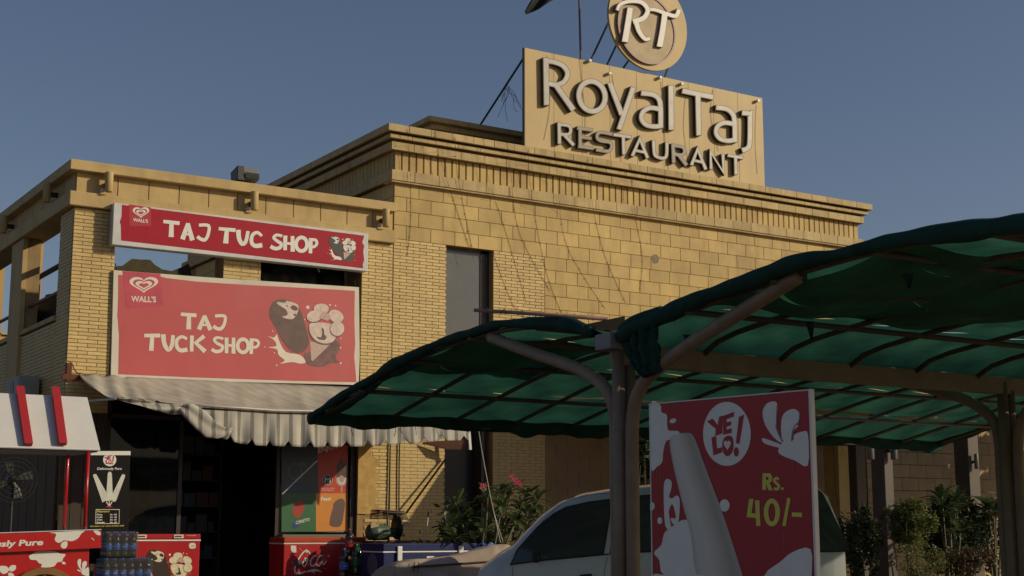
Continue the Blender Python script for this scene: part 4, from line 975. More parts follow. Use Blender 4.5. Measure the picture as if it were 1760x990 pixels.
# poles
M_pole = flat('red pole paint', (.42, .008, .010), .3, coat=.3)
for (px_, Y_) in ((148, CY), (113, CY+.86)):
    X_ = onY(px_, 850, Y_).x
    po_ = MB().tube([(X_, Y_, 1.335), (X_, Y_, 2.62 if Y_ > CY+.1 else 2.24)], .022, 12).build('pole', M_pole, ct, True)
    MB().lathe((X_, Y_, 1.335), [(.05, 0), (.05, .01), (.028, .02), (.026, .07)], 14).build('pole_flange', mat('chrome', (.6, .6, .6), .2, .05, metal=1), po_, True)
    X2 = X_-1.7
    MB().tube([(X2, Y_, 1.335), (X2, Y_, 2.62 if Y_ > CY+.1 else 2.24)], .022, 12).build('pole', M_pole, ct, True)
# roof
def roofpt(x, s): return Vector((x, CY-.02+.5*s, 2.275+.60*s))
xr0 = onY(172, 771, CY-.02).x; xr1 = onY(150, 682, CY+.48).x
M_roof = mat('painted white tin', (.60, .60, .59), .5, .05, 3, stain=.15)
a, b, c, d = (2.0, CY-.02, 2.275), (xr0, CY-.02, 2.272), (xr1, CY+.48, 2.885), (2.0, CY+.48, 2.885)
MB().prism([a, b, c, d], (0, .012, -.016)).build('roof_panel', M_roof, ct)
MB().prism([(2.0, CY+1.02, 2.275), (xr0, CY+1.02, 2.275), (xr1, CY+.495, 2.884), (2.0, CY+.495, 2.884)], (0, -.012, -.016)).build('roof_panel', M_roof, ct)
MB().box((2.0, CY+.0, 2.235), (xr0-.02, CY+1.0, 2.255)).build('roof_lining', mat('grey lining', (.14, .13, .12), .7), ct)
MB().tube([(2.0, CY-.02, 2.262), (xr0, CY-.02, 2.26)], .012, 6).build('roof_lip', M_greyw, ct)
for (pt, pb_) in (((28, 668), (48, 767)), ((89, 669), (107, 766))):
    T0 = onY(pt[0]+5, pt[1], CY+.50); B0 = onY(pb_[0], pb_[1], CY-.03)
    k_ = MB(); wv = .045; nrm = Vector((0, -.6, .5)).normalized()*.05
    q = [(B0.x-wv, B0.y, B0.z), (B0.x+wv, B0.y, B0.z), (T0.x+wv, T0.y, T0.z), (T0.x-wv, T0.y, T0.z)]
    bevel(MB().prism([Vector(p)-Vector((0, 0, 0)) for p in q], tuple(nrm)).build('roof_rib', flat('rib red', (.36, .02, .025), .45), ct), .006)
# dim fan and stall back behind the cart
fn = thing('pedestal_fan', 'dark pedestal fan standing in shade behind the ice cream cart', 'fan')
c = onY(22, 825, 19.2)
MB().tube([(c.x, c.y, .36), (c.x, c.y, c.z)], .02, 8).build('stem', M_black, fn); MB().lathe((c.x, c.y, .36), [(.2, 0), (.18, .04), (.03, .06)], 20).build('base', M_black, fn)
cg = MB()
for rr in (.12, .18, .24, .29): cg.tube([(c.x+rr*math.cos(k*math.pi/12), c.y-.08, c.z+rr*math.sin(k*math.pi/12)) for k in range(25)], .005, 5)
for k in range(16): a = k*math.pi/8; cg.tube([(c.x, c.y-.1, c.z), (c.x+.29*math.cos(a), c.y-.07, c.z+.29*math.sin(a))], .003, 4)
cg.build('cage', M_black, fn)
for k in range(4):
    a = k*math.pi/2+.3; bl_ = MB(); bl_.prism([(c.x+r_*math.cos(a+q), c.y-.05+.02*q, c.z+r_*math.sin(a+q)) for r_, q in ((.04, -.2), (.24, -.25), (.26, .2), (.15, .35), (.04, .3))], (0, .006, 0)); bl_.build('blade', flat('fan blade', (.05, .05, .05), .4), fn)
MB().lathe((0, 0, 0), [(.02, 0), (.06, .02), (.07, .12), (.03, .16)], 12).build('motor', M_black, fn).matrix_local = Matrix.Translation(c) @ Matrix.Rotation(-math.pi/2, 4, 'X')
cur = thing('shutter_door', 'brown shutter door in the shaded side wall behind the cart', 'door')
for k in range(8):
    MB().box((XL-.06, 20.82+k*.5, .3), (XL-.02, 21.29+k*.5, 2.9)).build('plank', mat('brown board', (.10, .055, .03), .8, .2, 5), cur)
# AC outdoor unit
ac = thing('air_conditioner', 'grey outdoor air conditioner unit on the shaded side wall above the cart roof', 'air conditioner')
c = onX(43, 650, XL-.33)
bevel(MB().box((XL-.36, 22.0, 3.05), (XL-.05, 22.85, 3.66)).build('casing', mat('grey ac casing', (.30, .31, .30), .6, .1), ac), .015)
MB().box((XL-.365, 22.0+.3, 3.42), (XL-.358, 22.0+.52, 3.60)).build('grille', M_black, ac)
MB().box((XL-.4, 22.0, 3.0), (XL-.01, 22.06, 3.05)).build('bracket', M_black, ac); MB().box((XL-.4, 22.7, 3.0), (XL-.01, 22.76, 3.05)).build('bracket', M_black, ac)
# ================================================================== CAR PARK CANOPY
cn = thing('parking_canopy', 'twin-vaulted car park canopy of brown steel tubes covered in dark green shade cloth', 'canopy')
M_tube = mat('dusty mauve brown paint', (.23, .17, .115), .6, .2, 6, bump=.15)
M_rib = mat('dark rib paint', (.085, .062, .045), .6, .25, 6)
M_cloth = mat('green shade cloth', (.038, .150, .095), .75, .35, 2.5, trans=.55, bump=.3, bscale=180, stain=.5, stainc=(.012, .065, .04))
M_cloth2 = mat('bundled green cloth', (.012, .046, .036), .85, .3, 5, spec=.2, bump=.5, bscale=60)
CX0, CX1, VY = 5.94, 14.8, 7.98
PA = [(7.98, 2.70), (8.4, 2.85), (9.2, 2.965), (10.1, 2.965), (11.07, 2.865), (12.0, 2.69), (12.93, 2.50)]
PB = [(7.98, 2.66), (7.72, 2.77), (7.14, 2.845), (6.58, 2.90), (6.0, 2.95), (5.3, 2.965), (4.54, 2.90), (3.8, 2.73), (3.1, 2.48)]
def prof(PF, n):
    P = smooth(PF, 8, False); L = [0]
    for a, b in zip(P, P[1:]): L.append(L[-1]+math.dist(a, b))
    out = []
    for k in range(n+1):
        t = L[-1]*k/n; i = max(j for j in range(len(L)) if L[j] <= t+1e-9); i = min(i, len(P)-2); f = (t-L[i])/(L[i+1]-L[i]); out.append((P[i][0]+(P[i+1][0]-P[i][0])*f, P[i][1]+(P[i+1][1]-P[i][1])*f))
    return out
RX = [CX0+.03+.738*k for k in range(13)]; RX[-1] = CX1
def vault(PF, npur, seed, gaps):
    rnd = random.Random(seed); n = npur*8; pr = prof(PF, n)
    for x in RX:
        MB().tube([(x, y, z-.03) for y, z in pr[::2]], .021, 8).build('rib', M_rib, cn, True)
    for k in range(1, npur):
        y, z = pr[k*8]; MB().tube([(CX0-.03, y, z-.045), (CX1+.03, y, z-.045)], .021, 8).build('purlin', M_rib, cn, True)
    mb = MB(); NXc = 150
    ph = [rnd.uniform(0, 6) for _ in range(6)]
    for k in range(npur):
        rows = []
        for j in range(9):
            y, z = pr[k*8+j]; r = []
            for i in range(NXc+1):
                x = CX0-.04+(CX1-CX0+.08)*i/NXc
                fr_ = min(abs(x-q) for q in RX); sag = min(1, fr_/.37); across = math.sin(j/8*math.pi)
                dz = -.020*sag*across+.010*math.sin(x*3.1+ph[0]+j*.4)*across+.008*math.sin(x*9+ph[1]-j*.9)+.006*math.sin(x*17+ph[2]+j*1.7)*across-.010*max(0, math.sin(x*2.1*4.26+ph[3]+.6*j))**6*across
                yy = y
                if j == 8 and k in gaps:
                    g = 0
                    for (ga, gb, gw) in gaps[k]:
                        if ga < x < gb: g = gw*math.sin((x-ga)/(gb-ga)*math.pi)**.5
                    yy -= g*(1 if PF is PA else -1)*1.0; dz += g*.25
                r.append((x, yy, z+.004+dz))
            rows.append(r)
        mb.grid(rows)
    c = mb.build('shade_cloth', M_cloth, cn, True)
    return pr
prA = vault(PA, 5, 1, {3: [(8.05, 9.9, .07), (7.0, 7.25, .03), (11.2, 12.9, .10), (13.0, 13.9, .09)], 2: [(6.9, 7.3, .03)]})
prB = vault(PB, 6, 2, {0: [(6.3, 6.7, .04)], 1: [(6.1, 6.6, .05)], 3: [(6.9, 7.3, .04)], 2: [(7.6, 7.9, .05)]})
# extra folded layer hanging under the arches
def drape(pr, x0, x1, a, b, seed, drop=.06):
    rnd = random.Random(seed); rows = []
    for i in range(40):
        x = x0+(x1-x0)*i/39; r = []
        for k in range(a, b+1):
            y, z = pr[k]; t = (k-a)/(b-a)
            r.append((x+.03*math.sin(k*.8+seed), y, z-.02-drop*math.sin(t*math.pi)*abs(math.sin(x*2.2+seed))-.02*math.sin(x*6+k*.5)))
        rows.append(r)
    MB().grid(rows).build('folded_cloth', M_cloth, cn, True)
drape(prB, 6.0, 8.2, 9, 26, 3, .10); drape(prB, 8.0, 12.5, 18, 30, 5, .12); drape(prA, 6.0, 7.4, 16, 27, 9, .07); drape(prA, 6.4, 9.5, 1, 9, 4, .05)
# rolled edges of cloth round the end rib and along the far gutter
def roll(pts, r, seed, nm='rolled_edge', rr=.35):
    rnd = random.Random(seed); P = []
    for a, b in zip(pts, pts[1:]):
        for j in range(6): P.append(Vector(a).lerp(Vector(b), j/6))
    P.append(Vector(pts[-1])); ph = [rnd.uniform(0, 6.28) for _ in range(9)]
    ar = [0]
    for a, b in zip(P, P[1:]): ar.append(ar[-1]+(b-a).length)
    R_ = [r*(1+rr*(.5*math.sin(t*2.3+ph[0])+.35*math.sin(t*5.1+ph[1])+.25*math.sin(t*11+ph[2])+.12*math.sin(t*23+ph[3]))) for t in ar]
    P = [p+Vector((math.sin(t*3+ph[4]), math.sin(t*4+ph[5]), .7*math.sin(t*2.6+ph[6])+.4*math.sin(t*7+ph[7])))*r*.35 for p, t in zip(P, ar)]
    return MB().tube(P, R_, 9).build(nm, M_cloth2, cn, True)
roll([(CX0-.03, y, z+.0) for y, z in prA[2::2]], .042, 1); roll([(CX0-.03, y, z+.0) for y, z in prB[1::2]], .05, 2)
roll([(CX0+.05, y, z-.03) for y, z in prA[24:40:2]], .05, 7)
roll([(x, 12.95, 2.47) for x in [CX0-.05+.6*k for k in range(15)]+[CX1]], .055, 3); roll([(CX1+.02, y, z-.01) for y, z in prA[::2]], .055, 4)
roll([(x, 3.08, 2.45) for x in [CX0+.8*k for k in range(11)]], .05, 6)
# drooping skirt along the far edge
rows = [[] for _ in range(6)]
for i in range(200):
    x = CX0-.05+(CX1-CX0+.08)*i/199
    d = .135+.022*math.sin(x*2.3)+.016*math.sin(x*7)+.008*math.sin(x*19)+(.03*max(0, 1-abs(x-8.3)/.2))
    for j in range(6): rows[j].append((x, 12.835+.012*math.sin(x*9+j)+.008*math.sin(x*23)*j/5, 2.535-d*j/5))
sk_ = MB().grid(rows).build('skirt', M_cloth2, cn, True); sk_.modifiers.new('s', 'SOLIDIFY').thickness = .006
# valley beam, gutters
MB().box((CX0-.02, VY-.05, 2.52), (CX1, VY+.05, 2.66)).build('valley_beam', M_tube, cn)
MB().tube([(CX0, 12.9, 2.46), (CX1, 12.9, 2.46)], .03, 8).build('edge_beam', M_tube, cn, True)
MB().tube([(CX0, 3.1, 2.45), (CX1, 3.1, 2.45)], .03, 8).build('edge_beam', M_tube, cn, True)
bb = MB().box((CX0-.12, VY-.09, 2.625), (CX0+.14, VY+.09, 2.735)); bevel(bb.build('bracket_box', mat('galvanised grey', (.20, .20, .205), .5, .12, 8), cn), .008)
# posts: three tubes each, two outer ones bend out into curved arms
armA = [(8.05, .0), (8.05, 1.99), (8.06, 2.20), (8.15, 2.36), (8.45, 2.53), (9.17, 2.745), (9.72, 2.92)]
armB = [(7.87, .0), (7.865, 2.05), (7.82, 2.26), (7.66, 2.42), (7.25, 2.58), (6.70, 2.745), (6.17, 2.90)]
for px_ in (CX0+.04, 10.03, 14.1):
    for nm, pp_ in (('arm', armA), ('arm', armB)):
        pts = smooth([(a, b) for a, b in pp_[1:]], 6, False)
        MB().tube([(px_, pp_[0][0], .01), (px_, pp_[0][0], 1.2)]+[(px_, a, b) for a, b in pts], .047, 14).build(nm, M_tube, cn, True)
    MB().tube([(px_-.035, VY-.015, .01), (px_-.035, VY-.015, 2.62)], .045, 14).build('post', M_tube, cn, True)
    MB().tube([(px_+.06, VY-.02, .01), (px_+.06, VY-.02, 2.55)], .04, 14).build('post', M_tube, cn, True)
    MB().box((px_-.18, VY-.2, .004), (px_+.2, VY+.22, .02)).build('base_plate', M_tube, cn)
# gathered cloth hanging beside the first post: one pleated sheet wrapped round on itself
rnd = random.Random(11); rows = []
ctl = [((1075, 564), (1096, 548), (1128, 538)), ((1073, 582), (1100, 566), (1130, 560)), ((1077, 602), (1104, 588), (1132, 590)), ((1085, 622), (1110, 610), (1133, 612)), ((1096, 638), (1116, 630), (1133, 628)), ((1106, 650), (1119, 644), (1130, 640))]
NP = 64
for j in range(31):
    t = j/30*5; k = min(4, int(t)); f = t-k; f = f*f*(3-2*f)
    L3 = [tuple(a_+(b_-a_)*f for a_, b_ in zip(p, q)) for p, q in zip(ctl[k], ctl[k+1])]
    r = []
    for i in range(NP+1):
        s_ = i/NP; u = s_*2 if s_ < .5 else (1-s_)*2; back = s_ > .5
        x = (1-u)**2*L3[0][0]+2*u*(1-u)*L3[1][0]+u*u*L3[2][0]; y = (1-u)**2*L3[0][1]+2*u*(1-u)*L3[1][1]+u*u*L3[2][1]
        fold = .026*math.sin(u*21+t*.5)+.012*math.sin(u*47+t*1.3)+.008*math.sin(t*6+u*9)
        bulge = .035*math.sin(min(1, u)*math.pi)
        r.append(onX(x+1.5*math.sin(t*3+u*6), y, CX0-.02)+Vector(((-bulge-fold) if not back else (bulge*.6+fold*.5), 0, 0)))
    rows.append(r)
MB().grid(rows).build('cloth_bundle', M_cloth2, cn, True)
roll([onX(1070, 568, CX0-.04), onX(1086, 556, CX0-.05), onX(1108, 545, CX0-.05), onX(1135, 536, CX0-.03)], .034, 8)
# torn flaps hanging from the near vault and frayed ties along the gutter
for (a, b, Y_, w_, h_) in ((1392, 552, 6.7, 16, 32), (1180, 575, 7.3, 12, 20), (1560, 470, 5.4, 22, 26)):
    rows = [[onY(a+(s-.5)*w_*(1-t*.8)+t*3, b+t*h_, Y_+.01*math.sin(s*7+t*5)) for s in (0, .25, .5, .75, 1)] for t in (0, .25, .5, .75, 1)]
    MB().grid(rows).build('torn_flap', M_cloth2, cn, True)
rnd = random.Random(77)
for k in range(16):
    x = rnd.uniform(CX0+.1, CX1-.5); l = rnd.uniform(.04, .13)
    MB().tube([(x, 12.83, 2.42), (x+rnd.uniform(-.02, .02), 12.82, 2.42-l*.5), (x+rnd.uniform(-.03, .03), 12.82, 2.42-l)], .003, 4).build('loose_tie', M_cloth2, cn)
for k in range(24):
    x = RX[k % 13]; y, z = prB[6+(k*5) % 34]
    MB().tube([(x-.03, y, z-.01), (x-.02, y, z-.055), (x+.02, y, z-.055), (x+.03, y, z-.01)], .003, 4).build('wire_tie', M_wire, cn)
# pole and brown board lying on the canopy
q = MB().tube([dep(815, 533, 10.7), dep(900, 538, 10.6), dep(1045, 548, 10.4)], [.014, .015, .017], 8).build('wooden_pole', mat('pinkish bare pole', (.33, .20, .15), .7, .2, 12), None, True)
tag(q, 'thin pinkish pole lying over the top of the left canopy vault', 'pole')
wm = MB()
for k in range(7):
    c = dep(835+k*30, 534+k*2, 10.62); wm.tube([c+Vector((.02*math.cos(a), .02*math.sin(a), .02*math.sin(a*1.7))) for a in [j*.8 for j in range(9)]], .003, 4)
wm.build('wire_wrap', M_black, q)
q = MB().prism([dep(998, 559, 10.25), dep(1074, 543, 10.15), dep(1075, 566, 10.15), dep(1010, 568, 10.2)], (.02, .03, 0)).build('brown_board', mat('brown cardboard', (.17, .105, .055), .8)); tag(q, 'brown triangular board lying on the canopy behind the grey bracket box', 'board')

# ================================================================== KULFI SIGNBOARD in the foreground
yb = thing('advertising_board', 'tall red YELO kulfi board priced Rs. 40/- standing in the foreground shade', 'sign')
Lp, Rp = dep(1118, 697, 8.6), dep(1393, 673, 8.6*.897)
hd = (Rp-Lp); hd.z = 0; nrm = Vector((hd.y, -hd.x, 0)).normalized()
if nrm.dot(CC-Lp) < 0: nrm = -nrm
zy = Sk(Plane(Lp, nrm), 3, 1100, 660)
TL, TR = zy.P((53, 103)), zy.P((868, 38)); TL.z = TR.z = (TL.z+TR.z)/2
hn = hd.normalized(); B0 = .25
W_ = (TR-TL).length
def slab(m, s0, s1, z0, z1, d0, d1):
    pts = []
    for z in (z0, z1):
        for s_, d_ in ((s0, d0), (s1, d0), (s1, d1), (s0, d1)): p = TL+hn*s_+nrm*d_; pts.append((p.x, p.y, z))
    return m.add(pts, [(0, 3, 2, 1), (4, 5, 6, 7), (0, 1, 5, 4), (1, 2, 6, 5), (2, 3, 7, 6), (3, 0, 4, 7)])
slab(MB(), 0, W_, B0, TL.z, -.035, 0).build('panel', M_yred if False else flat('dark print red', (.36, .010, .018), .45), yb)
bevel(slab(MB(), W_+.001, W_+.016, B0-.02, TL.z+.010, -.034, .005).build('frame_upright', flat('white painted steel', (.70, .69, .66), .45, bump=.1), yb), .004)
slab(MB(), -.008, -.0005, B0-.02, TL.z+.006, -.045, .004).build('frame_upright', M_greyw, yb)
slab(MB(), 0, W_, TL.z+.0005, TL.z+.007, -.045, .003).build('frame_top', M_greyw, yb)
for s_ in (.06, W_-.09): slab(MB(), s_, s_+.03, .0, B0-.001, -.05, -.02).build('leg', M_greyw, yb)
M_milk = flat('printed milk white', (.76, .76, .73), .45)
zy.flat('logo_disc', [ell(448, 257, 123, 165, 48)], M_milk, .001, yb)
yelo(zy, lambda p: p, 1, M_yred, .002, yb, M_milk)
splash_hand(zy, lambda p: p, M_milk, .001, yb)
zy.flat('splash_shadow', [(ribbon(S_([(706, 110), (704, 180), (706, 235), (735, 296)], 4), (3, 8)), []), (ribbon(S_([(822, 152), (818, 195), (800, 212), (786, 250), (782, 296)], 4), (3, 8)), [])], flat('print grey', (.22, .2, .23), .45), .002, yb)
zy.flat('milk_splash', [smooth([(54, 110), (105, 110), (110, 145), (138, 160), (140, 215), (150, 240), (200, 245), (205, 290), (140, 290), (120, 350), (115, 400), (90, 425), (54, 425)], 4), ell(170, 190, 18, 12, 16, -.3),
   smooth([(128, 500), (145, 490), (163, 505), (160, 545), (150, 580), (165, 590), (190, 575), (205, 600), (200, 700), (185, 728), (165, 715), (160, 690), (185, 690), (168, 620), (150, 650), (152, 690), (160, 740), (130, 730), (122, 560)], 3),
   smooth([(165, 735), (240, 700), (290, 800), (330, 990), (130, 990), (100, 910), (72, 870), (110, 830), (125, 770)], 3), ell(436, 626, 26, 32, 20), ell(102, 705, 13, 18, 14), smooth([(54, 610), (72, 615), (75, 640), (54, 655)], 3),
   smooth([(640, 990), (720, 920), (790, 865), (880, 852), (885, 1000), (885, 1150), (640, 1150)], 3), smooth([(54, 990), (130, 985), (330, 985), (420, 1150), (54, 1150)], 2)], M_milk, .001, yb)
def shaded_bar(sk, name, Lc, Rc, stops, off, par, nu=18, nv=40):
    me_rows = []; cols = []
    Ls = smooth(Lc, 8, False); Rs = smooth(Rc, 8, False)
    at_ = lambda S, t: S[min(len(S)-1, int(t*(len(S)-1)))] if t >= 1 else tuple(S[int(t*(len(S)-1))][q]+(S[int(t*(len(S)-1))+1][q]-S[int(t*(len(S)-1))][q])*(t*(len(S)-1)-int(t*(len(S)-1))) for q in (0, 1))
    for j in range(nv+1):
        a_, b_ = at_(Ls, j/nv), at_(Rs, j/nv); r = []
        for i in range(nu+1):
            u = i/nu; r.append(sk.P((a_[0]+(b_[0]-a_[0])*u, a_[1]+(b_[1]-a_[1])*u), off))
            for (u0, c0), (u1, c1) in zip(stops, stops[1:]):
                if u <= u1: f = (u-u0)/(u1-u0); c = [p+(q-p)*f for p, q in zip(c0, c1)]; break
            cols += [*c, 1]
        me_rows.append(r)
    m = bpy.data.materials.new(name+' print'); m.use_nodes = True; at = m.node_tree.nodes.new('ShaderNodeAttribute'); at.attribute_name = 'ink'
    bs = m.node_tree.nodes['Principled BSDF']; bs.inputs['Roughness'].default_value = .5; m.node_tree.links.new(at.outputs['Color'], bs.inputs['Base Color'])
    o = MB().grid(me_rows).build(name, m, par, True); ca = o.data.color_attributes.new('ink', 'FLOAT_COLOR', 'POINT'); ca.data.foreach_set('color', cols); return o
shaded_bar(zy, 'kulfi_bar', [(205, 256), (160, 275), (155, 330), (185, 480), (225, 640), (262, 780), (285, 960), (340, 1150)], [(205, 254), (262, 256), (290, 300), (330, 410), (420, 650), (480, 830), (530, 990), (585, 1150)],
   [(0, (.48, .46, .42)), (.10, (.62, .60, .54)), (.35, (.64, .62, .56)), (.6, (.52, .49, .43)), (.82, (.38, .35, .30)), (1, (.46, .43, .38))], .0024, yb)
M_yg = flat('print yellow green', (.66, .63, .10), .45)
zy.flat('lettering', [([(632, 460), (672, 460), (682, 478), (680, 500), (668, 510), (684, 548), (662, 548), (650, 512), (650, 546), (630, 546)], [[(650, 478), (662, 480), (662, 495), (650, 496)]]),
   (ribbon(S_([(716, 492), (702, 486), (692, 498), (704, 512), (716, 526), (708, 542), (690, 538)], 4), 14), []), ell(734, 540, 7, 8, 12)], M_yg, .0015, yb)
zy.flat('lettering', [(ribbon([(574, 592), (562, 676), (618, 682)], 22), []), (ribbon([(604, 600), (610, 732)], 22), []), ring(680, 662, 30, 60, 24), (ribbon([(768, 588), (742, 732)], 17), []), (ribbon([(783, 673), (836, 675)], 22), [])], M_yg, .0015, yb)
zy.flat('rust_streak', [(ribbon(S_([(a, b), (a+random.uniform(-3, 3), b+40), (a+random.uniform(-4, 4), b+random.uniform(60, 90))], 3), (3, 1)), []) for a, b in ((85, 430), (105, 440), (68, 450), (92, 890), (790, 400), (740, 770))], flat('streak', (.36, .16, .15), .6), .003, yb)

# ================================================================== VAN
van = thing('minivan', 'pale silver minivan parked nose left under the canopy behind the red YELO board', 'van')
vn = Vector((-.6, -.8, 0)); vf = Vector((-.8, .6, 0)); vs0 = dep(1137, 900, 15.8); vs0.z = 0
side_pl = Plane(vs0, vn); TB = 1.07; LEAN = .20
nl = (vn+Vector((0, 0, LEAN))).normalized()
lean_pl = Plane(vs0+Vector((0, 0, TB)), nl)
def vloc(p): d = p-vs0; return d.dot(vf), d.z
sil = [vloc(lean_pl(*p)) for p in ((880, 938), (900, 915), (930, 885), (960, 864), (1000, 849), (1050, 841), (1117, 834), (1250, 828), (1400, 830), (1425, 852), (1450, 912), (1465, 960))]
nose = [(2.17, .45), (2.17, .62), (2.10, .80), vloc(side_pl(822, 976)), vloc(side_pl(850, 955))]
tail = [(-2.0, .9), (-2.03, .6), (-2.0, .40)]
top = nose+sil
tx = [p for p in top]
def topz(x):
    P = sorted(tx)
    if x <= P[0][0]: return P[0][1]
    for (a, za), (b, zb3) in zip(P, P[1:]):
        if x <= b: return za+(zb3-za)*(x-a)/(max(b-a, 1e-6))
    return P[-1][1]
HW = .82; xs_ = sorted(set([round(p[0], 4) for p in top]+[-2.0+.12*k for k in range(35)]))
xs_ = [x for x in xs_ if -2.02 <= x <= 2.17]
rows = []
def halfw(x):
    return HW-.16*max(0, (x-1.55)/.6)**2-.05*max(0, (-x-1.7)/.3)**2
def W3(x, y, z):       # y from the near side inwards
    p = vs0+vf*x-vn*y; return Vector((p.x, p.y, z))
for x in xs_:
    t = topz(x); h = halfw(x); r = []
    inn = HW-h
    zb4 = .34; bz = min(TB, t-.05)
    near = [(inn+.03, zb4), (inn, .5), (inn-.008, .78), (inn, bz)]
    if t > TB+.06:
        k = (t-.10-TB)*LEAN; near += [(inn+k*.5, TB+(t-.10-TB)*.5), (inn+k, t-.10), (inn+k+.04, t-.04), (inn+k+.13, t-.005)]
    else: near += [(inn+.02, bz+.012), (inn+.05, bz+.025), (inn+.10, t-.012), (inn+.2, t)]
    near.append((inn+.45, t+.018)); far = [(2*HW-a, b) for a, b in reversed(near)]
    rows.append([W3(x, a, b) for a, b in near+[(HW, t+.022)]+far])
b_ = MB().grid(rows); N = len(rows[0])
b_.add(rows[0], [tuple(range(N))]); b_.add(rows[-1], [tuple(range(N))])
M_van = flat('silver white car paint', (.60, .65, .66), .25, .03, coat=.6)
bo = b_.build('body', M_van, van, True)
M_cg = glass('dark car glass', (.13, .14, .14), .55, .05); M_cg.node_tree.nodes['Principled BSDF'].inputs['IOR'].default_value = 2.1
zv = Sk(lean_pl, 3.667, 740, 720)
def gl(nm, loop, parent=van, sk=zv, off=.006):
    return MB().prism([sk.P(p, off) for p in loop], tuple(-nl*.004)).build(nm, M_cg, parent)
fw = smooth([(512, 912), (560, 820), (680, 688), (780, 605), (860, 562), (1000, 532), (1128, 514)], 4, False)+[(1124, 600), (1084, 846), (700, 884)]
# dark seal under the glass
MB().prism([zv.P(p, .004) for p in [(498, 924), (545, 820), (670, 680), (775, 594), (855, 552), (1000, 520), (1140, 502), (1134, 600), (1092, 858), (700, 896)]], tuple(-nl*.003)).build('window_seal', M_black, van)
gl('side_window', fw)
zvp = Sk(lean_pl, 1, 0, 0)
for lp in ([(1062, 856), (1225, 845), (1225, 942), (1050, 950)], [(1240, 844), (1392, 846), (1392, 944), (1240, 944)], smooth([(1403, 842), (1414, 850), (1428, 876), (1446, 912), (1458, 938), (1460, 946)], 3, False)+[(1403, 947)]):
    c_ = (sum(p[0] for p in lp)/len(lp), sum(p[1] for p in lp)/len(lp))
    MB().prism([zvp.P((c_[0]+(p[0]-c_[0])*1.03, c_[1]+(p[1]-c_[1])*1.05), .004) for p in lp], tuple(-nl*.003)).build('window_seal', M_black, van)
    gl('side_window', lp, sk=zvp)
zs = Sk(side_pl, 3.667, 740, 720)
zs.flat('door_gap', [(ribbon(S_([(520, 930), (515, 1000), (510, 1200)], 4), 3), []), (ribbon(S_([(1118, 870), (1095, 960), (1090, 1200)], 4), 3), [])], M_black, .010, van)
zs.flat('belt_moulding', [(ribbon([(505, 918), (700, 893), (1130, 852)], 8), [])], M_black, .011, van)
zv.flat('gutter_line', [(ribbon(S_([(600, 770), (760, 590), (860, 520), (1000, 480), (1135, 468)], 6), 3), [])], M_black, .006, van)
for sx in (0, 1):
    hx = MB(); hx.prism([zs.P(p, .02) for p in [(940, 982), (1015, 975), (1018, 990), (945, 1000)]], tuple(-vn*.0+vn*.03)); 
hx.build('door_handle', M_black, van)
# windscreen, bonnet line, mirror, bumper, wheels
wsc = [W3(x, y, topz(x)+.03 if 0 else topz(x)+.026) for x, y in ((1.50, .22), (1.50, 1.42), (.98, 1.36), (.98, .28))]
MB().prism(wsc, (0, 0, .004)).build('windscreen', M_cg, van)
mi = MB().prism([zs.P(p, .06) for p in [(640, 840), (690, 835), (690, 905), (650, 905)]], tuple(vn*.12)).build('wing_mirror', M_black, van); bevel(mi, .02)
bevel(MB().prism([W3(x, y, .36) for x, y in ((2.20, .10), (2.20, 1.54), (2.05, 1.64), (2.05, .0))], (0, 0, .24)).build('bumper', flat('grey bumper', (.2, .21, .22), .5), van), .03)
for wx in (1.35, -1.25):
    for wy in (.02, 1.46):
        c = W3(wx, wy, .30); m_ = Matrix.Translation(c) @ vn.to_track_quat('Z', 'Y').to_matrix().to_4x4()
        ty = MB().lathe((0, 0, -.17), [(.18, 0), (.28, .0), (.30, .03), (.30, .14), (.28, .17), (.18, .17)], 24).build('tyre', flat('tyre rubber', (.02, .02, .02), .8), van, True); ty.matrix_local = m_
        MB().lathe((0, 0, -.16), [(.02, 0), (.185, 0), (.185, .16), (.02, .14)], 18).build('rim', M_greyw, ty, True)
for yy in (.35, 1.0):
    s_ = MB(); s_.prism([W3(x, yy, z) for x, z in ((.55, .5), (.02, .5), (-.12, 1.35), (.0, 1.38), (.16, .75), (.55, .72))], tuple(-vn*.42)); bevel(s_.build('seat', flat('seat fabric', (.22, .22, .21), .9), van), .03)
MB().lathe((0, 0, 0), [(.001, 0), (.06, .02), (.19, .03), (.19, .05), (.06, .05), (.001, .06)], 20).build('steering_wheel', M_black, van).matrix_local = Matrix.Translation(W3(.85, .45, 1.02)) @ (vf+Vector((0, 0, -.5))).to_track_quat('Z', 'Y').to_matrix().to_4x4()

# ================================================================== TARPAULIN COVERED LOAD
tp = thing('covered_load', 'low load under a grey beige tarpaulin between the blue ice box and the minivan', 'tarpaulin')
M_tarp = mat('grey beige tarpaulin', (.36, .29, .245), .8, .12, 4, bump=.3, bscale=40)
zt4 = Sk(PY(15.4), 5.867, 600, 850)
ct_ = [(440, 860), (462, 760), (480, 715), (560, 682), (700, 655), (1000, 630), (1200, 592), (1420, 530), (1520, 506), (1640, 516), (1720, 540), (1780, 620)]
tpz = [zt4.P(p) for p in smooth(ct_, 5, False)]
rows = []
for k in range(16):
    a = k/15; r = []
    for i, p in enumerate(tpz):
        if a < .4: z = p.z*(a/.4)**.6 if a > 0 else .02; y = 15.4-.10*(1-a/.4)+.03*math.sin(i*.7+k)*(1-a/.4)
        else: s_ = (a-.4)/.6; z = p.z*(1-.0*s_)-.5*s_**3*p.z; y = 15.4+1.0*s_
        r.append((p.x, y, max(.01, z)+.008*math.sin(i*1.1+k*.8)))
    rows.append(r)
MB().grid(rows).build('tarpaulin', M_tarp, tp, True)
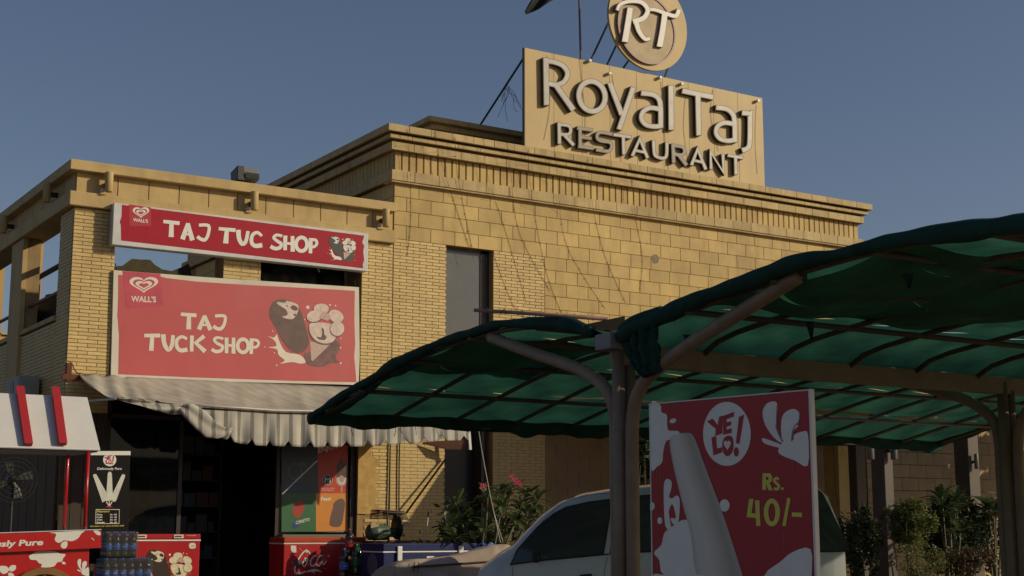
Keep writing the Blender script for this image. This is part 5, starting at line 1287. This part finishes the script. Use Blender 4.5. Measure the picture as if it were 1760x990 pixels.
MB().tube([zt4.P((640, 728), .03), zt4.P((1000, 704), .03), zt4.P((1450, 672), .03)], .012, 6).build('seam_rod', flat('dark brown rod', (.05, .03, .02), .6), tp)
rows = []
for k in range(9):
    a = k/8*math.pi
    rows.append([zt4.P((690+i*18, 905-(120+40*math.sin(i*.25))*math.sin(a)*.75-i*2.2), .02+.10*math.cos(a)+.0) for i in range(18)])
MB().grid(rows).build('fold', M_tarp, tp, True)
for xx in (655, 695): MB().tube([zt4.P((xx, 680), .04), zt4.P((xx+8, 690), .06), zt4.P((xx+4, 730), .05), zt4.P((xx-4, 780), .04)], .005, 5).build('lace', flat('dark brown rod', (.05, .03, .02), .6), tp)
# blue rag
rows = [[onY(818+i*4, 934+j*4+3*math.sin(i*1.7+j), 17.2+.08*math.sin(i+j*2)) for i in range(9)] for j in range(7)]
q = MB().grid(rows).build('blue_rag', mat('bright blue plastic sheet', (.02, .09, .38), .5, .2, 9), None, True); tag(q, 'crumpled bright blue plastic sheet behind the right end of the ice box', 'cloth')

# ================================================================== MOTOR AND JUNK by the brick pier
zj = Sk(PY(19.6), 5.867, 600, 850)
mo = thing('motor_pump', 'green electric motor on a rough steel frame behind the blue ice box', 'motor')
c = zj.P((300, 380)); M_mg = mat('dull green casting', (.06, .09, .06), .5, .2, 8)
m_ = MB().lathe((0, 0, -.2), [(.02, 0), (.09, .01), (.12, .04), (.12, .10), (.125, .11), (.125, .15), (.12, .16), (.12, .33), (.07, .36), (.07, .46), (.02, .47)], 20).build('housing', M_mg, mo, True); m_.matrix_local = Matrix.Translation(c) @ Matrix.Rotation(math.pi/2, 4, 'Y')
for k in range(8):
    a = k*math.pi/4+.2; MB().box((c.x-.06, c.y+.118*math.cos(a)-.006, c.z+.118*math.sin(a)-.006), (c.x+.10, c.y+.13*math.cos(a)+.006, c.z+.13*math.sin(a)+.006)).build('fin', M_mg, mo)
m_ = MB().lathe((0, 0, 0), [(.02, 0), (.30, 0), (.33, .02), (.33, .06), (.30, .08), (.02, .08)], 26).build('flywheel', M_black, mo, True); m_.matrix_local = Matrix.Translation(zj.P((470, 330))) @ Matrix.Rotation(math.pi/2, 4, 'Y') @ Matrix.Scale(.55, 4)
for a, b in (((380, 160), (400, 560)), ((480, 170), (520, 560)), ((500, 200), (510, 560)), ((330, 420), (560, 410)), ((380, 180), (560, 190))):
    MB().tube([zj.P(a, .05), zj.P(b, .05)], .014, 6).build('frame_bar', flat('greasy steel', (.05, .04, .035), .5), mo)
MB().box((c.x-.15, c.y-.12, .36), (c.x+.55, c.y+.25, c.z-.13)).build('stand', flat('dark red box', (.07, .02, .015), .7), mo)
for k in range(6):
    t = thing('wood_offcut', 'splintered wood offcut number %s from the top in the pile over the motor' % ('one', 'two', 'three', 'four', 'five', 'six')[k], 'wood', 'wood offcuts stacked over the motor')
    t['label'] = 'splintered wood offcut, %s from the top of the pile over the green motor' % ('first', 'second', 'third', 'fourth', 'fifth', 'sixth')[k]
    bevel(MB().prism([zj.P((310-k*4+random.uniform(-10, 10), 150+k*17), .02), zj.P((560+k*8, 165+k*15), .02), zj.P((570+k*6, 176+k*15), .02), zj.P((305, 161+k*17), .02)], (0, .3, 0)).build('piece', mat('old grey brown wood', (.13, .075, .04), .8, .25, 12), t), .004)
MB().box((9.95, 19.75, .36), (10.25, 20.3, 1.1)).build('stand', flat('dark red box', (.07, .02, .015), .7), mo)
q = MB().prism([zj.P(p, .08) for p in [(525, 278), (635, 272), (640, 302), (595, 312), (575, 300), (530, 360)]], (0, .004, 0)).build('cardboard', mat('pale cardboard', (.45, .32, .20), .8)); tag(q, 'torn pale cardboard piece right of the motor frame', 'cardboard')
q = MB().prism([zj.P(p, .10) for p in [(222, 292), (305, 300), (300, 320), (220, 340)]], (0, .004, 0)).build('cardboard', mat('pale cardboard', (.45, .32, .20), .8)); tag(q, 'small pale cardboard piece just left above the green motor', 'cardboard')
q = MB().tube([zj.P((765, 500)), zj.P((795, 228))], .010, 8).build('stick', M_greyw); MB().tube([zj.P((795, 228)), zj.P((800, 172))], .014, 8).build('grip', M_black, q); tag(q, 'slim grey stick with a black grip leaning by the shaded brick wall', 'stick')
q = MB().tube([onY(765, 790, FY-.08), onY(698, 882, FY-.16)], .018, 8).build('leaning_rod', flat('dark maroon rod', (.03, .010, .008), .9, spec=.1)); tag(q, 'dark red rod leaning diagonally against the brick pier under the awning', 'rod')
for k, (px_, lb_) in enumerate(((669, 'left one of two black cables hanging down the brick pier'), (685, 'right one of two black cables hanging down the brick pier'))):
    q = MB().tube([onY(px_+2, 745, FY-.035), onY(px_+1, 800, FY-.035), onY(px_-1+k*1.5, 880, FY-.035)], .011, 6).build('cable', M_black); tag(q, lb_, 'cable', 'cables on the brick pier')
q = MB().tube([onY(821, 730, 14.2), onY(828, 775, 15), onY(842, 850, 16.3), onY(860, 932, 17.6)], .006, 6); q.tube([onY(842, 850, 16.3), onY(850, 885, 17.0), onY(864, 930, 17.6)], .005, 6)
tag(q.build('cord', M_greyw), 'pale cord tied from the canopy edge down into the frangipani bush', 'cord')

# ================================================================== TERRACE THINGS
tc = thing('canvas_tent', 'olive canvas sheets rigged over the roof terrace behind the signs', 'canvas')
zq = Sk(PY(23.0), 6.286, 180, 400)
ol = [(60, 390), (95, 375), (150, 358), (190, 358), (240, 318), (295, 280), (380, 289), (490, 291), (540, 345), (620, 395), (720, 413), (770, 395), (830, 372), (900, 331), (915, 350), (935, 450), (960, 520)]
op = [zq.P(p) for p in ol]
rows = []
for k in range(7):
    a = k/6; rows.append([(p.x+.38*1.3*a+.0, 23.0+1.3*a, 3.57+(p.z-3.57)*(.0 if 0 else (1 if k == 0 else 1-.10*a-.02*math.sin(i+k)))) for i, p in enumerate(op)])
rows = [[(p[0], 22.99, 3.57) for p in rows[0]]]+rows
MB().grid(rows).build('canvas_sheet', mat('olive canvas', (.075, .062, .032), .9, .25, 6, bump=.3), tc)
bk = thing('dark_recess_sheet', 'black sheet standing in for the dark recess right of the small brick pier', 'sheeting')
rows = []
for k in range(12):
    rows.append([(8.53+i*.075, FY+.62+.05*math.sin(i*.9+k*.4), 3.57+k*(2.38/11)) for i in range(24)])
MB().grid(rows).build('sheet', flat('recess shade black', (.010, .012, .012), .45), bk, True)  # near-black sheet paints the darkness of the shaded recess
rows = [[onY(470+i*6.5, 470-(4+20*abs(math.sin(i*.42)))*(j/4)-2, FY+.45+.03*math.sin(i+j)) for i in range(22)] for j in range(5)]
MB().grid(rows).build('sheet_fold', flat('dark green black cloth', (.012, .02, .016), .7), bk, True)
wt = thing('water_tank', 'black plastic water tank seen through the side opening of the terrace', 'tank')
c = onY(96, 500, 24.2)
MB().lathe((c.x+.12, 24.2, 3.57), [(.5, 0), (.55, .05), (.55, 1.35), (.5, 1.5), (.3, 1.62), (.28, 1.70), (.05, 1.71)], 28).build('tank_shell', flat('black polythene', (.010, .011, .012), .5), wt, True)

# ================================================================== WING ON THE RIGHT, PILLARS
wing = thing('wing_building', 'low sandstone wing beyond the right end of the restaurant, half hidden by bushes', 'building')
WY = 21.0
wb = MB(); wb.box((X1+.02, WY+.012, 0), (25.95, WY+.4, 4.4)); wb.box((25.95, WY+.012, 3.05), (31, WY+.4, 4.4)); wb.box((30, WY+.4, 0), (30.3, 30, 4.4)); wb.box((25.95, WY+.9, 0), (31, WY+1.0, 3.05)); wb.box((28.2, WY+.013, 0), (28.9, WY+.4, 3.05)); wb.build('wall', M_mortar, wing)
M_wst = mat('shade toned wing stone', (.38, .27, .14), .75, .15, 2.5, rand=.08, bump=.3, bscale=30)  # wing blocks darkened in colour towards their shaded look
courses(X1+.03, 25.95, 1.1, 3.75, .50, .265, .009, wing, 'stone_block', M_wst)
courses(X1+.03, 25.95, .0, 1.1, .50, .275, .009, wing, 'stone_block', M_stone, zcut=9)
courses(25.95, 31, 3.08, 3.75, .50, .22, .009, wing, 'stone_block', M_stone)
bevel(MB().box((X1+.03, WY-.08, 3.76), (31, WY+.45, 3.95)).build('string_course', M_stone2, wing), .01)
bevel(MB().box((X1+.03, WY-.02, 3.951), (31, WY+.42, 4.5)).build('parapet', M_stone2, wing), .01)
wd = MB().box((25.96, WY+.2, .2), (26.02, WY+.3, 3.05)); wd.box((28.13, WY+.2, .2), (28.19, WY+.3, 3.05)); wd.box((26.02, WY+.2, 2.45), (28.13, WY+.3, 2.5)); wo_ = wd.build('window', flat('red brown frame', (.12, .035, .02), .5), wing)
MB().box((26.02, WY+.24, .25), (28.13, WY+.25, 2.45)).build('pane', glass('dark wing glass', (.02, .02, .02), .2), wo_)
def pillar(pl, pm, pr_, Y0, h, label):
    a = onY(pm, 850, Y0).x; b = onY(pr_, 850, Y0).x; c_ = onX(pl, 850, a).y
    t = thing('pergola_pillar', label, 'pillar', 'square pillars in front of the wing')
    bevel(MB().box((a, Y0, 0), (b, c_, h)).build('shaft', mat('painted brown pillar', (.08, .06, .05), .6, .12, 4, stain=.2), t), .01)
    bevel(MB().box((a-.04, Y0-.04, 0), (b+.04, c_+.04, .3)).build('plinth', M_stone2, t), .01)
    return a, b, c_
P1_ = pillar(1499, 1522, 1537, 16, 3.415, 'pillar carrying the pair of cylinder lamps, nearest the minivan tail')
P2_ = pillar(1643, 1668, 1686, 16, 3.415, 'pillar with one small lamp, just left of the second canopy post')
P3_ = pillar(1460, 1474, 1490, 19, 3.415, 'slim far pillar left of the one with the lamps')
pt_ = thing('added_portico_roof', 'unseen flat roof added over the pillars, splayed to shade the lower restaurant wall', 'roof')
bevel(MB().prism([(12.85, 20.72, 3.42), (20.6, 20.72, 3.42), (20.6, 15.95, 3.42), (16.2, 15.95, 3.42)], (0, 0, .24)).build('slab', M_paint, pt_), .02)  # added hidden slab; its slanted left edge shapes the wall shadow
for xx in (20.2,): bevel(MB().box((xx, 16.0, 0), (xx+.3, 16.3, 3.42)).build('column', M_paint, pt_), .01)
lt = thing('post_lamp', 'pair of up and down cylinder lamps on the pillar nearest the minivan tail', 'lamp')
for px_, Y_ in ((1497, 15.9), (1537, 15.9)):
    p = onY(px_, 790, Y_); p2 = onY(px_, 753, Y_)
    MB().lathe((p.x, Y_, p.z), [(.05, 0), (.055, .01), (.055, p2.z-p.z), (.05, p2.z-p.z+.01)], 16).build('lamp_tube', flat('lamp grey', (.11, .11, .10), .5), lt, True)
MB().tube([onY(1497, 766, 15.9), onY(1537, 758, 15.9)], .014, 6).build('bracket', flat('lamp grey', (.11, .11, .10), .5), lt)
MB().lathe((onY(1527, 775, 15.93).x, 15.93, onY(1527, 778, 15.93).z), [(.02, 0), (.05, .02), (.05, .10), (.02, .12)], 12).build('junction', M_black, lt, True)
lt2 = thing('post_lamp', 'small single cylinder lamp on the pillar left of the second canopy post', 'lamp')
p = onY(1676, 806, 15.93); MB().lathe((p.x+.04, 15.93, p.z), [(.03, 0), (.035, .01), (.035, .24), (.03, .25)], 12).build('lamp_tube', flat('lamp grey', (.11, .11, .10), .5), lt2, True)
MB().box((p.x+.03, 15.95, p.z+.1), (p.x+.05, 16.01, p.z+.14)).build('bracket', M_black, lt2)
# lit door jambs left of the slim pillar
jm_ = thing('portico_column', 'sandstone entrance column catching a strip of sun behind the minivan', 'column')
a = onY(1443, 850, 19.9); MB().box((a.x, 19.9, .0), (a.x+.46, 20.3, 3.6)).build('shaft', M_stone, jm_)
bevel(MB().box((a.x-.05, 19.85, .0), (a.x+.51, 20.35, .4)).build('base', M_stone2, jm_), .01)
vine = MB().tube([PY(WY-.04)(*p) for p in smooth([(1575, 748), (1570, 775), (1563, 805), (1574, 832), (1560, 843), (1548, 852)], 5, False)], .014, 6).build('vine_stem', mat('bare vine', (.16, .10, .05), .8)); tag(vine, 'bare vine stem climbing the shaded wall of the wing', 'vine')
vine = MB().tube([PY(19.3)(*p) for p in smooth([(1432, 750), (1434, 790), (1436, 830), (1440, 872)], 5, False)], .012, 6).build('vine_stem', MC['bare vine']); tag(vine, 'thin vine stem on the lit strip left of the slim far pillar', 'vine')

# ================================================================== PLANTS
def leafmat(nm, c, tr=.25): return mat(nm, c, .5, .25, 3, rand=.25, trans=tr)
def big_leaf(L_, W_, fold, droop, m, nm):
    mb = MB(); pr = [(0, .08), (.2, .35), (.45, .8), (.7, 1.0), (.88, .7), (1, .02)]
    for sgn_ in (-1, 1):
        rows = [[(x*L_, 0, -droop*x*x*L_) for x, w_ in pr], [(x*L_, sgn_*w_*W_/2, fold*w_*W_/2-droop*x*x*L_) for x, w_ in pr]]
        mb.grid(rows)
    return mb.mesh(nm, m, True)
M_fr1 = leafmat('frangipani leaf', (.085, .13, .045)); M_fr2 = leafmat('pale leaf', (.16, .19, .08))
fp = thing('frangipani_bush', 'broad-leaved frangipani bush with pink flowers left of the minivan', 'bush')
LM = [big_leaf(.29, .105, .35, .25, M_fr1, 'leaf'), big_leaf(.26, .10, .3, .45, M_fr1, 'leaf'), big_leaf(.24, .095, .35, .1, M_fr2, 'leaf')]
cl = [(785, 868), (770, 905), (800, 895), (838, 850), (860, 848), (880, 838), (905, 848), (922, 858), (862, 872), (845, 888), (895, 870), (912, 884), (832, 912), (868, 905), (885, 898), (905, 912), (815, 925), (855, 930), (780, 922), (930, 890)]
rnd = random.Random(5); foot = Vector((11.35, 18.7, .36)); cnt = 0
fs2 = MB(); sm2 = MB()
for k, (a, b) in enumerate(cl):
    c = onY(a, b, 18.3+rnd.uniform(-.25, .5)); mid = foot.lerp(c, .5)+Vector((rnd.uniform(-.1, .1), 0, -.1))
    sm2.tube([foot+Vector((rnd.uniform(-.15, .15), rnd.uniform(-.1, .1), 0)), mid, c], [.03, .02, .013], 6)
    for j in range(15):
        az = rnd.uniform(0, 2*math.pi); el = rnd.uniform(-.3, 1.2)
        d = Vector((math.cos(az)*math.cos(el), math.sin(az)*math.cos(el), math.sin(el)))
        o = link('leaf', LM[rnd.choice((0, 0, 1, 1, 2))], fp, c+Vector((0, 0, rnd.uniform(-.06, .03)))); s_ = rnd.uniform(.75, 1.15)
        o.rotation_euler = (d.to_track_quat('X', 'Z')).to_euler(); o.scale = (s_, s_, s_); cnt += 1
sm2.build('stem', mat('grey green stem', (.12, .11, .07), .8), fp, True)
for (a, b) in ((879, 818), (884, 823), (890, 828), (895, 833), (833, 834), (828, 837), (886, 830)):
    c = onY(a, b, 18.15); f_ = MB()
    for k in range(5):
        an = k*2*math.pi/5+a; ux = Vector((math.cos(an), 0, math.sin(an))); uy = Vector((-math.sin(an), 0, math.cos(an)))
        f_.add([c, c+ux*.025-uy*.014+Vector((0, -.01, 0)), c+ux*.048, c+ux*.025+uy*.014+Vector((0, -.01, 0))], [(0, 1, 2, 3)])
    f_.build('flower', flat('crimson petal', (.42, .03, .09), .6), fp)
# inner foliage so the bush reads dense
def leaves(nm, c, rad, n, L_, W_, m, parent, seed, flatt=0, stuff=True):
    r_ = random.Random(seed); mb = MB(); cs = [(Vector((r_.gauss(0, .5), r_.gauss(0, .5), r_.gauss(0, .45))), r_.uniform(.22, .4)) for _ in range(26)]
    for _ in range(n):
        cc, rr = r_.choice(cs); q = cc+Vector((r_.gauss(0, rr), r_.gauss(0, rr), r_.gauss(0, rr)))*.6
        if q.length > 1.15: q = q*(1.15/q.length)
        p = Vector(c)+Vector((q.x*rad[0], q.y*rad[1], q.z*rad[2]))
        if p.z < .05: continue
        d = Vector((r_.gauss(0, 1), r_.gauss(0, 1), r_.gauss(0, .7)+.2)).normalized(); sd = d.cross(Vector((r_.gauss(0, 1), r_.gauss(0, 1), r_.gauss(0, 1)))).normalized()
        l = L_*r_.uniform(.6, 1.3); wv = W_*r_.uniform(.7, 1.2)
        mb.add([p, p+d*l*.5+sd*wv*.5, p+d*l, p+d*l*.5-sd*wv*.5], [(0, 1, 2, 3)])
    return mb.build(nm, m, parent, kind='stuff')
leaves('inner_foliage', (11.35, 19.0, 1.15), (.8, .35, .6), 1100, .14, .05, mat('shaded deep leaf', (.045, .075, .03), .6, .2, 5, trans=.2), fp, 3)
def bush(nm, label, px_, py_, Y_, rad, n, L_, W_, m, seed, cat='bush', stems=9):
    c = onY(px_, py_, Y_); t = thing(nm, label, cat, None, (0, 0, 0)); r_ = random.Random(seed)
    leaves('foliage', c, rad, n, L_, W_, m, t, seed)
    s_ = MB()
    for k in range(stems):
        e_ = c+Vector((r_.gauss(0, .5)*rad[0], r_.gauss(0, .5)*rad[1], r_.uniform(-.2, .8)*rad[2])); f0 = Vector((c.x+r_.gauss(0, .08), c.y+r_.gauss(0, .08), 0))
        s_.tube([f0, f0.lerp(e_, .5)+Vector((r_.gauss(0, .05), 0, 0)), e_], [.02, .012, .005], 5)
    s_.build('stem', mat('brown twig', (.11, .075, .04), .8), t); return t
M_yg2 = mat('yellow green fine leaf', (.13, .15, .035), .6, .35, 5, trans=.3)
bush('round_shrub', 'rounded yellow-green fine-leaved shrub between the two nearer pillars', 1565, 898, 15.2, (.36, .34, .30), 8000, .062, .022, M_yg2, 21)
bush('loose_shrub', 'thin straggly olive shrub low in front of the rounded shrub', 1578, 968, 14.9, (.40, .3, .28), 1500, .05, .018, M_yg2, 22)
bush('dark_shrub', 'dark twiggy shrub between the minivan tail and the lamp pillar', 1478, 930, 15.6, (.26, .3, .52), 6500, .06, .03, mat('dark small leaf', (.04, .055, .025), .6, .35, 6, trans=.2), 23)
bush('flowering_shrub', 'low shrub with reddish leaf tips at the bottom right', 1655, 965, 15.0, (.55, .3, .22), 2600, .06, .03, mat('bronze green leaf', (.09, .065, .03), .6, .4, 6, trans=.2), 24)
bush('tall_hedge', 'dark hedge mass behind the right-hand pillars', 1640, 915, 15.75, (.75, .3, .55), 9000, .085, .038, mat('hedge leaf', (.035, .055, .022), .6, .35, 4, trans=.2), 25)
bush('corner_shrub', 'dark shrub by the second canopy post at the right edge', 1735, 945, 16.2, (.5, .4, .6), 3000, .10, .035, mat('hedge leaf', (.035, .055, .022), .6, .35, 4, trans=.2), 26)
bush('entrance_shrub', 'dark green shrub glimpsed between the canopy post and the YELO board', 1108, 790, 17.8, (.35, .3, .55), 1800, .16, .06, mat('hedge leaf', (.035, .055, .022), .6, .35, 4, trans=.2), 27)
def lily(label, px_, py_, Y_, n, L_, seed):
    t = thing('spear_leaved_plant', label, 'plant'); r_ = random.Random(seed); c = onY(px_, py_, Y_)
    me = [big_leaf(L_, .11, .3, .55, leafmat('spear leaf', (.09, .13, .05)), 'leaf'), big_leaf(L_*.85, .09, .3, .25, MC['spear leaf'], 'leaf')]
    s_ = MB()
    for k in range(5):
        e_ = c+Vector((r_.uniform(-.2, .2), r_.uniform(-.15, .15), r_.uniform(-.15, .2))); s_.tube([(c.x, c.y, 0), e_], [.02, .012], 5)
        for j in range(n//5):
            az = r_.uniform(0, 2*math.pi); el = r_.uniform(.2, 1.3); d = Vector((math.cos(az)*math.cos(el), math.sin(az)*math.cos(el), math.sin(el)))
            o = link('leaf', r_.choice(me), t, e_); o.rotation_euler = d.to_track_quat('X', 'Z').to_euler(); q = r_.uniform(.7, 1.2); o.scale = (q, q, q)
    s_.build('stem', mat('grey green stem', (.12, .11, .07), .8), t); return t
lily('spear-leaved plant left of the pillar with one small lamp', 1625, 872, 15.6, 70, .34, 31)
lily('spear-leaved plant right of the pillar with one small lamp', 1704, 872, 15.6, 70, .34, 32)
lily('low spear-leaved plant beside the rounded shrub', 1632, 910, 15.5, 30, .26, 33)

# ================================================================== unseen TREES added out of frame for the shade they give
def tree(label, x, y, h, cr, seed, trunk_h):
    t = thing('added_shade_tree', label, 'tree', None, (0, 0, 0)); r_ = random.Random(seed); s_ = MB()
    s_.tube([(x, y, 0), (x+.1, y, trunk_h*.6), (x, y+.1, trunk_h)], [.24, .19, .15], 10)
    for k in range(9):
        az = k*2.4; e_ = Vector((x+math.cos(az)*cr*.7, y+math.sin(az)*cr*.7, trunk_h+(h-trunk_h)*r_.uniform(.3, .9))); s_.tube([(x, y+.1, trunk_h), Vector((x, y, trunk_h)).lerp(e_, .5)+Vector((0, 0, .3)), e_], [.11, .07, .03], 6)
    s_.build('trunk', mat('tree bark', (.11, .08, .05), .9, .3, 8), t)
    leaves('crown', (x, y, (h+trunk_h)/2), (cr, cr, (h-trunk_h)/2), 9000, .55, .30, mat('tree leaf', (.05, .085, .03), .6, .3, 1, trans=.25), t, seed)
tree('unseen tree added right of the car park to shade the wing', 26.9, 16.0, 7.9, 2.7, 41, 2.6)
# cracks in the stone facing
for k, pw in enumerate((((868, 424), (890, 423), (905, 428), (930, 430), (960, 436), (985, 437)), ((980, 437), (1000, 444), (1030, 446), (1060, 448), (1090, 452)), ((1003, 404), (1012, 418), (1010, 430), (1016, 441)), ((1225, 455), (1240, 468), (1262, 462)), ((836, 375), (842, 380), (850, 378), (857, 384)))):
    MB().tube([PY(FY-.0075)(*p) for p in smooth(pw, 3, False)], .0028, 4).build('crack', M_mortar, rest)
tree('unseen tree added far left to dim the shop side', -6.5, 25.0, 9.5, 3.2, 42, 3.0)  # added off frame to block sky light from the left-facing walls
